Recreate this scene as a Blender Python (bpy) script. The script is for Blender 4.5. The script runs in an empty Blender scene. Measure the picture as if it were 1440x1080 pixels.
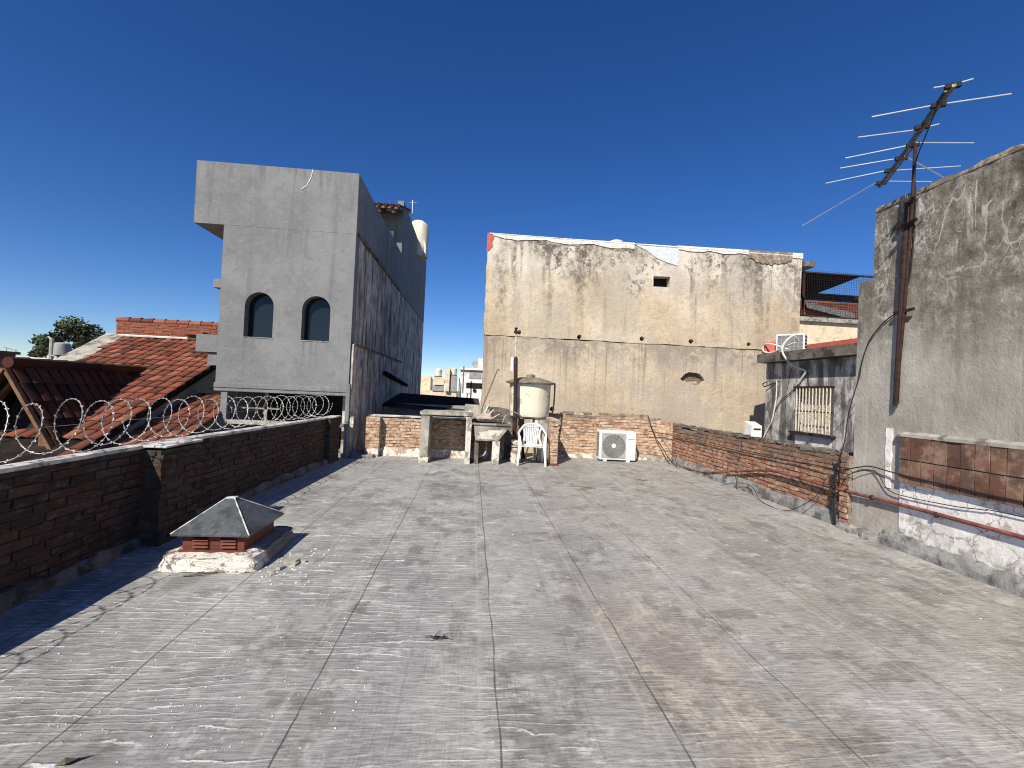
import bpy, bmesh, math, random
from mathutils import Vector, Matrix
random.seed(7)
R = math.radians
sc = bpy.context.scene
C = sc.collection

# ------------------------------------------------------------------ camera
cam = bpy.data.objects.new('camera', bpy.data.cameras.new('camera'))
C.objects.link(cam)
cam.data.sensor_width = 36.0
cam.data.lens = 16.0
cam.data.clip_start = 0.05
cam.data.clip_end = 3000
YAW, PITCH, ROLL = math.atan(55/640), math.atan(10.5/640), math.atan(0.045)
f_ = Vector((math.sin(YAW)*math.cos(PITCH), math.cos(YAW)*math.cos(PITCH), math.sin(PITCH)))
r0 = Vector((math.cos(YAW), -math.sin(YAW), 0)); u0 = r0.cross(f_)
r_ = r0*math.cos(ROLL) + u0*math.sin(ROLL); u_ = u0*math.cos(ROLL) - r0*math.sin(ROLL)
mw = Matrix(((r_.x, u_.x, -f_.x, 0), (r_.y, u_.y, -f_.y, 0), (r_.z, u_.z, -f_.z, 1.5), (0, 0, 0, 1)))
cam.matrix_world = mw
sc.camera = cam

# ------------------------------------------------------------------ light
SUN = Vector((-0.55, -1.0, 1.0)).normalized()          # towards the sun
elev = math.asin(SUN.z)
wd = bpy.data.worlds.new('World'); sc.world = wd; wd.use_nodes = True
nt = wd.node_tree; nt.nodes.clear()
sky = nt.nodes.new('ShaderNodeTexSky'); sky.sky_type = 'NISHITA'; sky.sun_disc = False
sky.sun_elevation = elev; sky.sun_rotation = math.atan2(SUN.x, SUN.y)
sky.altitude = 900; sky.air_density = 0.9; sky.dust_density = 0.08; sky.ozone_density = 4.5
bg = nt.nodes.new('ShaderNodeBackground'); bg.inputs['Strength'].default_value = 0.088
wo = nt.nodes.new('ShaderNodeOutputWorld')
hs = nt.nodes.new('ShaderNodeHueSaturation'); hs.inputs['Saturation'].default_value = 1.25; hs.inputs['Hue'].default_value = .512
nt.links.new(sky.outputs[0], hs.inputs['Color']); nt.links.new(hs.outputs[0], bg.inputs[0]); nt.links.new(bg.outputs[0], wo.inputs[0])
sl = bpy.data.lights.new('sun', 'SUN'); sl.energy = 5.0; sl.angle = R(0.5); sl.color = (1, 0.925, 0.80)
so = bpy.data.objects.new('sun', sl); C.objects.link(so)
so.rotation_euler = SUN.to_track_quat('Z', 'Y').to_euler(); so.location = SUN*60
sc.view_settings.view_transform = 'Standard'; sc.view_settings.look = 'None'
sc.view_settings.gamma = 1; sc.view_settings.exposure = 0.42
sc.view_settings.use_curve_mapping = False
try: sc.cycles.filter_width = 1.1
except Exception: pass

# ------------------------------------------------------------------ mesh helpers
class MB:
    def __init__(s): s.v = []; s.f = []; s.r = []
    def add(s, vs, fs, rnd=None):
        b = len(s.v); s.v += [tuple(p) for p in vs]
        rr = random.random() if rnd is None else rnd
        for q in fs: s.f.append(tuple(b+i for i in q)); s.r.append(rr)
    def box(s, a, b, j=0.0, rnd=None):
        x0, y0, z0 = a; x1, y1, z1 = b
        vs = [(x0,y0,z0),(x1,y0,z0),(x1,y1,z0),(x0,y1,z0),(x0,y0,z1),(x1,y0,z1),(x1,y1,z1),(x0,y1,z1)]
        if j: vs = [tuple(c+random.uniform(-j, j) for c in p) for p in vs]
        s.add(vs, [(0,3,2,1),(4,5,6,7),(0,1,5,4),(1,2,6,5),(2,3,7,6),(3,0,4,7)], rnd)
    def hexa(s, vs, rnd=None):
        s.add(vs, [(0,3,2,1),(4,5,6,7),(0,1,5,4),(1,2,6,5),(2,3,7,6),(3,0,4,7)], rnd)
    def obox(s, c, ax, ay, az, hx, hy, hz, rnd=None):
        c = Vector(c); ax, ay, az = Vector(ax)*hx, Vector(ay)*hy, Vector(az)*hz
        s.hexa([c-ax-ay-az, c+ax-ay-az, c+ax+ay-az, c-ax+ay-az, c-ax-ay+az, c+ax-ay+az, c+ax+ay+az, c-ax+ay+az], rnd)
    def beam(s, p, q, w, h, up=(0,0,1), rnd=None):
        p, q = Vector(p), Vector(q); d = q-p; L = d.length; d = d/L
        x = d.cross(Vector(up))
        if x.length < 1e-4: x = d.cross(Vector((0,1,0)))
        x.normalize(); z = x.cross(d)
        s.obox((p+q)/2, x, d, z, w/2, L/2, h/2, rnd)
    def tube(s, pts, r, n=8, closed=False, rnd=None):
        pts = [Vector(p) for p in pts]; N = len(pts)
        if not hasattr(r, '__len__'): r = [r]*N
        vs = []; fs = []; px = None
        for i, p in enumerate(pts):
            if closed: d = pts[(i+1) % N]-pts[i-1]
            else: d = pts[min(i+1, N-1)]-pts[max(i-1, 0)]
            d = d.normalized() if d.length > 1e-9 else Vector((0,0,1))
            if px is None:
                px = d.orthogonal().normalized()
            else:
                px = px - d*px.dot(d)
                px = px.normalized() if px.length > 1e-6 else d.orthogonal().normalized()
            py = d.cross(px)
            for k in range(n):
                a = 2*math.pi*k/n
                vs.append(p + (px*math.cos(a)+py*math.sin(a))*r[i])
        for i in range(N if closed else N-1):
            for k in range(n):
                a, b = i*n+k, i*n+(k+1) % n; i2 = (i+1) % N
                fs.append((a, b, i2*n+(k+1) % n, i2*n+k))
        if not closed:
            fs.append(tuple(range(n-1, -1, -1))); fs.append(tuple((N-1)*n+k for k in range(n)))
        s.add(vs, fs, rnd)
    def lathe(s, prof, c, n=32, rnd=None, axis='z'):
        c = Vector(c); vs = []; fs = []
        for (rr, h) in prof:
            for k in range(n):
                a = 2*math.pi*k/n
                if axis == 'z': vs.append(c+Vector((rr*math.cos(a), rr*math.sin(a), h)))
                else: vs.append(c+Vector((rr*math.cos(a), -h, rr*math.sin(a))))
        for i in range(len(prof)-1):
            for k in range(n):
                fs.append((i*n+k, i*n+(k+1) % n, (i+1)*n+(k+1) % n, (i+1)*n+k))
        fs.append(tuple(range(n-1, -1, -1))); fs.append(tuple((len(prof)-1)*n+k for k in range(n)))
        s.add(vs, fs, rnd)
    def plate(s, outline, holes, t, fn, rnd=None):
        """outline + holes in (u,v), thickness t along w (0..t); fn maps (u,v,w) to the world"""
        cu = bpy.data.curves.new('tmp', 'CURVE'); cu.dimensions = '2D'; cu.fill_mode = 'BOTH'; cu.extrude = t/2
        for pl in [outline]+list(holes):
            sp = cu.splines.new('POLY'); sp.points.add(len(pl)-1); sp.use_cyclic_u = True
            for i, (u, v) in enumerate(pl): sp.points[i].co = (u, v, 0, 1)
        ob = bpy.data.objects.new('tmp', cu); C.objects.link(ob)
        bpy.context.view_layer.update()
        me = bpy.data.meshes.new_from_object(ob.evaluated_get(bpy.context.evaluated_depsgraph_get()))
        vs = [fn(v.co.x, v.co.y, v.co.z+t/2) for v in me.vertices]
        s.add(vs, [tuple(p.vertices) for p in me.polygons], rnd)
        bpy.data.objects.remove(ob); bpy.data.curves.remove(cu); bpy.data.meshes.remove(me)
    def build(s, name, mat, parent=None, smooth=False, bevel=0, base=None, fix=True):
        vs = [Vector(p) for p in s.v]
        if base is None:
            lo = [min(p[i] for p in vs) for i in range(3)]; hi = [max(p[i] for p in vs) for i in range(3)]
            base = Vector(((lo[0]+hi[0])/2, (lo[1]+hi[1])/2, lo[2]))
        base = Vector(base)
        me = bpy.data.meshes.new(name)
        me.from_pydata([tuple(p-base) for p in vs], [], s.f)
        a = me.attributes.new('rnd', 'FLOAT', 'FACE'); a.data.foreach_set('value', s.r)
        me.update()
        if fix:
            bm = bmesh.new(); bm.from_mesh(me); bmesh.ops.recalc_face_normals(bm, faces=bm.faces); bm.to_mesh(me); bm.free()
        if smooth:
            me.polygons.foreach_set('use_smooth', [True]*len(me.polygons))
            try: me.set_sharp_from_angle(angle=R(40))
            except Exception: pass
        o = bpy.data.objects.new(name, me); C.objects.link(o)
        if mat: me.materials.append(mat)
        if bevel:
            md = o.modifiers.new('bevel', 'BEVEL'); md.width = bevel; md.segments = 2; md.limit_method = 'ANGLE'
        o['wb'] = tuple(base)
        if parent:
            o.parent = parent; o.location = base - Vector(parent['wb'])
        else: o.location = base
        return o

def tag(o, label=None, cat=None, group=None, kind=None):
    if label: o['label'] = label
    if cat: o['category'] = cat
    if group: o['group'] = group
    if kind: o['kind'] = kind
    return o
def thing(name, label, cat, loc, group=None):
    o = bpy.data.objects.new(name, None); C.objects.link(o)
    o.location = loc; o['wb'] = tuple(loc); o.empty_display_size = 0.1
    return tag(o, label, cat, group)
def smoothpts(pts, n=6):
    P = [Vector(p) for p in pts]; P = [P[0]*2-P[1]]+P+[P[-1]*2-P[-2]]; out = []
    for i in range(1, len(P)-2):
        a, b, c, d = P[i-1:i+3]
        for k in range(n):
            t = k/n
            out.append(0.5*((2*b)+(c-a)*t+(2*a-5*b+4*c-d)*t*t+(3*b-a-3*c+d)*t**3))
    out.append(P[-2]); return out
def copy_tree(o, parent=None):
    c = o.copy(); C.objects.link(c); c.parent = parent
    for ch in list(o.children): copy_tree(ch, c)
    return c

# ------------------------------------------------------------------ material helper
class M:
    def __init__(s, name):
        s.mat = bpy.data.materials.new(name); s.mat.use_nodes = True
        s.t = s.mat.node_tree; s.n = s.t.nodes; s.b = s.n['Principled BSDF']
        g = s.n.new('ShaderNodeNewGeometry'); s.p = g.outputs['Position']; s.g = g
        s._x = None
    def L(s, a, b):
        if isinstance(a, bpy.types.NodeSocket): s.t.links.new(a, b)
        else:
            if isinstance(a, tuple) and len(a) == 3 and b.type == 'RGBA': a = a+(1,)
            b.default_value = a
    def xyz(s):
        if s._x is None:
            q = s.n.new('ShaderNodeSeparateXYZ'); s.L(s.p, q.inputs[0]); s._x = q.outputs
        return s._x
    def m(s, op, a, b=0.0, c=None):
        q = s.n.new('ShaderNodeMath'); q.operation = op; s.L(a, q.inputs[0]); s.L(b, q.inputs[1])
        if c is not None: s.L(c, q.inputs[2])
        return q.outputs[0]
    def vm(s, v, sc_):
        q = s.n.new('ShaderNodeVectorMath'); q.operation = 'MULTIPLY'; s.L(v, q.inputs[0]); q.inputs[1].default_value = sc_
        return q.outputs[0]
    def noise(s, scale, detail=5, rough=0.6, st=None, dist=0.0, off=0.0, g=1.55):
        v = s.p
        if st: v = s.vm(v, st)
        if off:
            q = s.n.new('ShaderNodeVectorMath'); q.operation = 'ADD'; s.L(v, q.inputs[0]); q.inputs[1].default_value = (off, off*1.7, off*.6); v = q.outputs[0]
        q = s.n.new('ShaderNodeTexNoise'); s.L(v, q.inputs['Vector'])
        q.inputs['Scale'].default_value = scale; q.inputs['Detail'].default_value = detail
        q.inputs['Roughness'].default_value = rough; q.inputs['Distortion'].default_value = dist
        if g == 1: return q.outputs[0]
        a = s.n.new('ShaderNodeMath'); a.operation = 'MULTIPLY_ADD'; a.use_clamp = True; s.L(q.outputs[0], a.inputs[0]); a.inputs[1].default_value = g; a.inputs[2].default_value = .5-.5*g
        return a.outputs[0]
    def vor(s, scale, st=None, feature='DISTANCE_TO_EDGE', warp=0.0):
        v = s.p
        if st: v = s.vm(v, st)
        if warp:
            q = s.n.new('ShaderNodeTexNoise'); s.L(v, q.inputs['Vector']); q.inputs['Scale'].default_value = scale*1.3; q.inputs['Detail'].default_value = 3
            a = s.n.new('ShaderNodeVectorMath'); a.operation = 'MULTIPLY_ADD'; s.L(q.outputs[1], a.inputs[0]); a.inputs[1].default_value = (warp,)*3; s.L(v, a.inputs[2]); v = a.outputs[0]
        q = s.n.new('ShaderNodeTexVoronoi'); q.feature = feature; s.L(v, q.inputs['Vector']); q.inputs['Scale'].default_value = scale
        return q.outputs[0]
    def ramp(s, fac, stops):
        q = s.n.new('ShaderNodeValToRGB'); e = q.color_ramp.elements
        while len(e) < len(stops): e.new(0.5)
        for i, (p, c) in enumerate(stops):
            e[i].position = p; e[i].color = tuple(c)+(1,) if len(c) == 3 else c
        s.L(fac, q.inputs[0]); return q.outputs[0]
    def mr(s, v, a, b, c=0.0, d=1.0, smooth=True):
        q = s.n.new('ShaderNodeMapRange'); q.clamp = True
        if smooth: q.interpolation_type = 'SMOOTHSTEP'
        s.L(v, q.inputs[0])
        for i, k in enumerate((a, b, c, d)): q.inputs[1+i].default_value = k
        return q.outputs[0]
    def mix(s, fac, a, b, mode='MIX'):
        q = s.n.new('ShaderNodeMix'); q.data_type = 'RGBA'; q.blend_type = mode
        s.L(fac, q.inputs[0]); s.L(a, q.inputs[6]); s.L(b, q.inputs[7]); return q.outputs[2]
    def rnd(s):
        q = s.n.new('ShaderNodeAttribute'); q.attribute_name = 'rnd'; return q.outputs['Fac']
    def out(s, col, rough=0.9, bump=None, strength=0.3, dist=0.01, metal=0.0, spec=0.3):
        s.L(col, s.b.inputs['Base Color']); s.L(rough, s.b.inputs['Roughness'])
        s.b.inputs['Metallic'].default_value = metal; s.b.inputs['Specular IOR Level'].default_value = spec
        if bump is not None:
            q = s.n.new('ShaderNodeBump'); q.inputs['Strength'].default_value = strength; q.inputs['Distance'].default_value = dist
            s.L(bump, q.inputs['Height']); s.L(q.outputs[0], s.b.inputs['Normal'])
        return s.mat

def simple(name, c1, c2, scale=6, rough=0.8, metal=0.0, bs=0.2, dirt=None, dscale=3, dlo=.52, dhi=.66, st=None, spec=.3):
    k = M(name); n = k.noise(scale, 6, .65, st)
    col = k.ramp(n, [(.3, c1), (.7, c2)])
    if dirt:
        col = k.mix(k.mr(k.noise(dscale, 6, .7, off=3.1), dlo, dhi, 0, .85), col, dirt)
    return k.out(col, rough, k.noise(scale*6, 4, .6), bs, 0.006, metal, spec)

def plain_col(name, c, rough=.6, metal=0.0):
    return simple(name, tuple(x*.88 for x in c), tuple(min(1, x*1.1) for x in c), 9, rough, metal, .08)

# --- terrace membrane
def floor_mat():
    k = M('weathered_aluminium_membrane'); x, y, z = k.xyz()
    big = k.noise(.8, 6, .6); med = k.noise(3.2, 7, .68, (1, .6, 1)); fine = k.noise(1, 5, .7, (9, 75, 1)); weave = k.noise(1, 4, .7, (95, 7, 1))
    col = k.ramp(big, [(.2, (.20, .195, .186)), (.5, (.285, .278, .264)), (.8, (.36, .352, .335))])
    strip = k.noise(1.15, 1, .5, (1, .03, 1), off=5)
    col = k.mix(k.mr(strip, .35, .65, .0, .3), col, (.225, .225, .226))
    # warmer, dustier towards the right half
    wm = k.m('MULTIPLY', k.mr(x, -.3, 2.4), k.mr(k.noise(1.1, 5, .6, off=9), .3, .62))
    col = k.mix(k.m('MULTIPLY', wm, .6), col, (.285, .265, .232))
    ds = k.m('MULTIPLY', k.mr(med, .50, .64), k.mr(k.noise(.9, 4, .5, off=2), .40, .6))
    col = k.mix(k.m('MULTIPLY', ds, .6), col, (.135, .122, .106))
    blot = k.mr(k.noise(2.3, 6, .65, (.8, 1.5, 1), off=14), .62, .70, 0, .55)
    col = k.mix(blot, col, (.15, .138, .125))
    lt = k.mr(k.noise(4.6, 8, .75, off=20), .55, .74, 0, .5)
    col = k.mix(lt, col, (.43, .42, .40))
    blk = k.mr(k.noise(1, 6, .7, (5.5, 2.6, 1), off=71), .58, .74, 0, .5)
    col = k.mix(blk, col, (.14, .13, .118))
    pal = k.mr(k.noise(1, 7, .75, (4, 5.5, 1), off=77), .55, .75, 0, .65)
    col = k.mix(pal, col, (.46, .45, .43))
    col = k.mix(k.mr(x, 1.6, -.4, 0, .8), col, k.mix(1.0, col, (.97, .99, 1.0), 'MULTIPLY'))
    # puddle mud
    dx = k.m('MULTIPLY', k.m('SUBTRACT', x, 1.22), 1.9); dy = k.m('MULTIPLY', k.m('SUBTRACT', y, 2.55), .85)
    wob = k.m('MULTIPLY', k.m('SUBTRACT', k.noise(2.6, 6, .7, off=31, g=1), .5), 2.2)
    rr = k.m('ADD', k.m('SQRT', k.m('ADD', k.m('MULTIPLY', dx, dx), k.m('MULTIPLY', dy, dy))), wob)
    col = k.mix(k.mr(rr, .95, .45, 0, .52), col, (.275, .242, .21))
    col = k.mix(k.mr(rr, .42, .2, 0, .75), col, (.225, .19, .178))
    ring = k.m('MULTIPLY', k.mr(rr, .40, .52), k.mr(rr, .70, .56))
    col = k.mix(k.m('MULTIPLY', ring, k.mr(k.noise(5, 6, .7, off=66), .4, .65, .1, .8)), col, (.43, .38, .32))
    col = k.mix(k.m('MULTIPLY', k.mr(rr, .9, .3), k.mr(k.noise(7, 6, .75, off=67), .55, .75, 0, .55)), col, (.15, .12, .10))
    # fine weave
    col = k.mix(k.mr(fine, .35, .68, 0, .55), col, k.mix(1.0, col, (1.38, 1.38, 1.38), 'MULTIPLY'))
    col = k.mix(k.mr(fine, .52, .36, 0, .45), col, k.mix(1.0, col, (.6, .6, .6), 'MULTIPLY'))
    col = k.mix(k.m('MULTIPLY', k.mr(weave, .55, .35, 0, .42), k.mr(k.noise(1.7, 4, .6, off=83), .35, .7)), col, k.mix(1.0, col, (.62, .62, .62), 'MULTIPLY'))
    # ripples with pale broken crests
    w1 = k.m('MULTIPLY', k.noise(1, 3, .55, (.45, 2.4, 1), off=4, g=1), 9.0)
    w2 = k.m('MULTIPLY', k.noise(1, 4, .68, (8, 9, 1), off=6, g=1), .8)
    v = k.m('ADD', k.m('MULTIPLY', y, 19.0), k.m('ADD', w1, w2))
    tri = k.m('ABSOLUTE', k.m('SUBTRACT', k.m('FRACT', v), .5))
    seg = k.mr(k.noise(1, 4, .68, (4.2, 24, 1), off=8), .40, .64)
    zone = k.m('ADD', k.mr(x, 1.1, -.6, .14, 1), k.m('MULTIPLY', k.mr(y, 3.2, 1.9), .22))
    zone = k.m('MULTIPLY', zone, k.mr(k.noise(1.2, 3, .5, off=40), .34, .52, .25, 1))
    zone = k.m('MULTIPLY', zone, k.mr(y, 9.5, 4.2, .2, 1))
    crest = k.mr(tri, .10, .012)
    line = k.m('MULTIPLY', k.m('MULTIPLY', crest, seg), zone)
    col = k.mix(k.m('MINIMUM', line, .88), col, (.66, .66, .65))
    # seams
    wb = k.m('MULTIPLY', k.m('SUBTRACT', k.noise(1, 3, .5, (1, 1.6, 1), off=50), .5), .03)
    xw = k.m('ADD', x, wb)
    def near(xs):
        d = None
        for s_ in xs:
            q = k.m('ABSOLUTE', k.m('SUBTRACT', xw, s_)); d = q if d is None else k.m('MINIMUM', d, q)
        return d
    main = [-2.5, -1.63, -.72, .19, .98, 1.72, 2.62, 3.38, 4.15]
    sd = near(main); s2 = near([q-.085 for q in main]); s3 = near([-2.05, -1.2, -.28, .62, 1.3, 2.2, 3.0, 3.8])
    brk = k.mr(k.noise(1, 4, .6, (3, 2.4, 1), off=60), .36, .5, .35, 1)
    col = k.mix(k.m('MULTIPLY', k.mr(s2, .017, .004), k.m('MULTIPLY', brk, .34)), col, (.42, .41, .39))
    col = k.mix(k.m('MULTIPLY', k.mr(s3, .010, .003), .22), col, (.14, .13, .125))
    col = k.mix(k.m('MULTIPLY', k.mr(sd, .006, .002), k.m('MULTIPLY', k.m('MULTIPLY', brk, .74), k.mr(x, 3.0, .2, .45, 1))), col, (.055, .052, .05))
    h = k.m('ADD', k.m('MULTIPLY', fine, .5), k.m('ADD', k.m('MULTIPLY', k.m('MULTIPLY', k.mr(tri, .2, .0), zone), .42), k.m('MULTIPLY', k.mr(sd, .007, .001), -.7)))
    h = k.m('ADD', h, k.m('MULTIPLY', k.noise(2.2, 3, .5), 2.2))
    return k.out(col, k.mr(big, .3, .7, .62, .85), h, .55, .012, 0.0, .35)

def brick_mat(name, cols, mort, smear=(.50, .66), soot=None, sootamt=.8, grime=.4, z0=None):
    k = M(name); x, y, z = k.xyz(); r = k.rnd()
    n = len(cols); col = k.ramp(r, [((i+.5)/n, c) for i, c in enumerate(cols)])
    col = k.mix(k.mr(k.noise(14, 6, .7), .35, .7, 0, .55), col, k.mix(1.0, col, (.55, .5, .48), 'MULTIPLY'))
    col = k.mix(k.mr(k.noise(9, 7, .72, (1, 1, 1.7), off=3), smear[0], smear[1], 0, .85), col, mort)
    col = k.mix(k.mr(k.noise(2.1, 6, .65, off=7), .48, .66, 0, grime), col, (.07, .06, .052))
    if soot:
        zz = k.m('ADD', z, k.m('MULTIPLY', k.m('SUBTRACT', k.noise(3, 5, .6, off=11), .5), .7))
        col = k.mix(k.mr(zz, soot[0], soot[1], 0, sootamt), col, (.11, .088, .07))
    return k.out(col, .93, k.noise(38, 6, .7), .75, .008)

def mortar_mat(name, c, d):
    k = M(name)
    col = k.ramp(k.noise(7, 7, .7), [(.3, d), (.65, c)])
    return k.out(col, .95, k.noise(45, 5, .7), .8, .01)

def gray_paint():
    k = M('grey_painted_render'); x, y, z = k.xyz()
    col = k.ramp(k.noise(1.3, 5, .6), [(.3, (.165, .168, .17)), (.7, (.215, .218, .218))])
    col = k.mix(k.mr(k.noise(9, 7, .75, off=2), .5, .72, 0, .38), col, (.27, .275, .28))
    col = k.mix(k.mr(k.noise(1, 5, .6, (5, 5, .5), off=5), .56, .74, 0, .35), col, (.11, .113, .117))
    col = k.mix(k.mr(k.noise(4.5, 4, .6, off=9), .3, .42, .3, 0), col, (.12, .123, .13))
    for cx in (-4.375, -3.255):
        dd = k.m('ABSOLUTE', k.m('SUBTRACT', x, cx)); dm = k.m('MULTIPLY', k.mr(dd, .33, .2), k.m('MULTIPLY', k.mr(z, 1.5, 2.3), k.mr(z, 2.36, 2.33)))
        col = k.mix(k.m('MULTIPLY', dm, k.mr(k.noise(1, 5, .65, (13, 13, .5), off=19), .45, .75, 0, .6)), col, (.095, .095, .097))
    tp = k.m('MULTIPLY', k.mr(z, 5.0, 5.85), k.mr(k.noise(1, 5, .65, (7, 7, .5), off=29), .5, .78, 0, .5))
    col = k.mix(tp, col, (.10, .10, .102))
    return k.out(col, .9, k.noise(24, 6, .7), .5, .012)

def stained_side():
    k = M('blackened_party_wall'); x, y, z = k.xyz()
    col = k.ramp(k.noise(2.4, 7, .7), [(.25, (.20, .175, .15)), (.5, (.46, .415, .37)), (.75, (.74, .68, .61))])
    st = k.noise(1, 6, .7, (4.5, 4.5, .55), off=4)
    col = k.mix(k.mr(st, .48, .66, 0, .88), col, (.055, .047, .042))
    col = k.mix(k.mr(k.noise(1.1, 5, .6, (1, 1, .5), off=24), .5, .75, 0, .6), col, (.10, .085, .075))
    col = k.mix(k.mr(k.noise(1, 6, .75, (9, 9, 1.1), off=14), .58, .7, 0, .7), col, (.42, .39, .37))
    return k.out(col, .95, k.noise(20, 6, .7), .6, .015)

def beige_wall():
    k = M('flaking_cream_render'); x, y, z = k.xyz()
    col = k.ramp(k.noise(.7, 6, .6), [(.3, (.45, .35, .235)), (.52, (.53, .435, .31)), (.72, (.59, .505, .385))])
    col = k.mix(k.mr(k.noise(16, 7, .75), .46, .7, 0, .5), col, (.64, .56, .43))
    col = k.mix(k.mr(k.noise(8, 7, .75, off=8), .53, .64, 0, .42), col, (.33, .245, .16))
    # pitted whitewash up high
    up = k.mr(k.m('ADD', z, k.m('MULTIPLY', k.noise(1.2, 4, .6, off=3), 1.6)), 4.9, 5.9)
    col = k.mix(k.m('MULTIPLY', up, .75), col, (.66, .62, .53))
    up = k.mr(k.m('ADD', z, k.m('MULTIPLY', k.noise(.9, 4, .6, off=13), 2.2)), 5.1, 6.5)
    spots = k.mr(k.noise(6.5, 8, .8, (1, 1, .8), off=6), .49, .60)
    broad = k.mr(k.noise(.75, 4, .55, (1, 1, .45), off=16), .42, .6)
    col = k.mix(k.m('MULTIPLY', k.m('MULTIPLY', spots, broad), k.m('MULTIPLY', up, 1.0)), col, (.12, .10, .08))
    gb = k.mr(k.noise(.85, 5, .65, (1, 1, .6), off=95), .42, .68, 0, .55)
    col = k.mix(gb, col, (.36, .32, .265))
    pit_shade = k.mr(k.noise(26, 5, .75, off=90), .60, .78, 0, .5)  # shade of the stucco pits put into the colour as dark specks
    col = k.mix(pit_shade, col, (.22, .18, .135))
    # drip columns
    dr = k.mr(k.noise(1, 5, .62, (2.2, 1, .16), off=21), .56, .70)
    drf = k.mr(k.m('ADD', z, k.m('MULTIPLY', k.noise(3, 6, .7, off=2), 1.5)), 3.4, 6.4, .25, 1)
    col = k.mix(k.m('MULTIPLY', k.m('MULTIPLY', dr, drf), k.mr(k.noise(7, 7, .75, off=33), .30, .58, 0, .9)), col, (.15, .125, .102))
    for (x0, hw, za, zb, amt) in ((.62, .26, 2.6, 4.2, .62), (2.72, .30, 2.9, 5.0, .72), (3.15, .16, 3.6, 5.2, .5), (1.75, .85, 4.75, 5.4, .72), (7.55, .55, 4.2, 5.3, .75), (8.62, .26, 3.3, 5.4, .6), (4.2, .5, 4.7, 5.5, .5), (6.2, .35, 4.7, 5.5, .4)):
        dd = k.m('ABSOLUTE', k.m('SUBTRACT', k.m('ADD', x, k.m('MULTIPLY', k.m('SUBTRACT', k.noise(2.3, 5, .65, off=x0*9), .5), .5)), x0))
        cm = k.m('MULTIPLY', k.mr(dd, hw, hw*.15), k.mr(z, za, zb))
        cm = k.m('MULTIPLY', cm, k.mr(k.noise(8, 8, .8, (1, 1, .6), off=x0*5+1), .30, .70, .08, 1))
        col = k.mix(k.m('MULTIPLY', cm, min(.92, amt*1.25)), col, (.105, .09, .075))
    # lower half: dirty pinkish grey with fine runs
    lo = k.mr(z, 3.0, 2.92)
    col = k.mix(k.m('MULTIPLY', lo, k.mr(k.noise(.9, 5, .6, off=25), .38, .62, .1, .65)), col, (.37, .32, .265))
    run = k.mr(k.noise(1, 5, .65, (11, 1, .22), off=27), .58, .68)
    runf = k.m('MULTIPLY', lo, k.mr(z, 1.0, 2.9, .15, 1))
    col = k.mix(k.m('MULTIPLY', k.m('MULTIPLY', run, runf), .72), col, (.20, .165, .125))
    band = k.m('MULTIPLY', lo, k.mr(k.m('ADD', z, k.m('MULTIPLY', k.noise(1.4, 5, .6, off=41), .9)), 2.6, 3.35))
    col = k.mix(k.m('MULTIPLY', band, k.mr(k.noise(5, 6, .7, off=43), .4, .6, .05, .6)), col, (.19, .165, .135))
    return k.out(col, .95, k.m('ADD', k.noise(15, 7, .75), k.m('MULTIPLY', k.noise(4, 5, .7), .8)), .6, .02)

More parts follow.
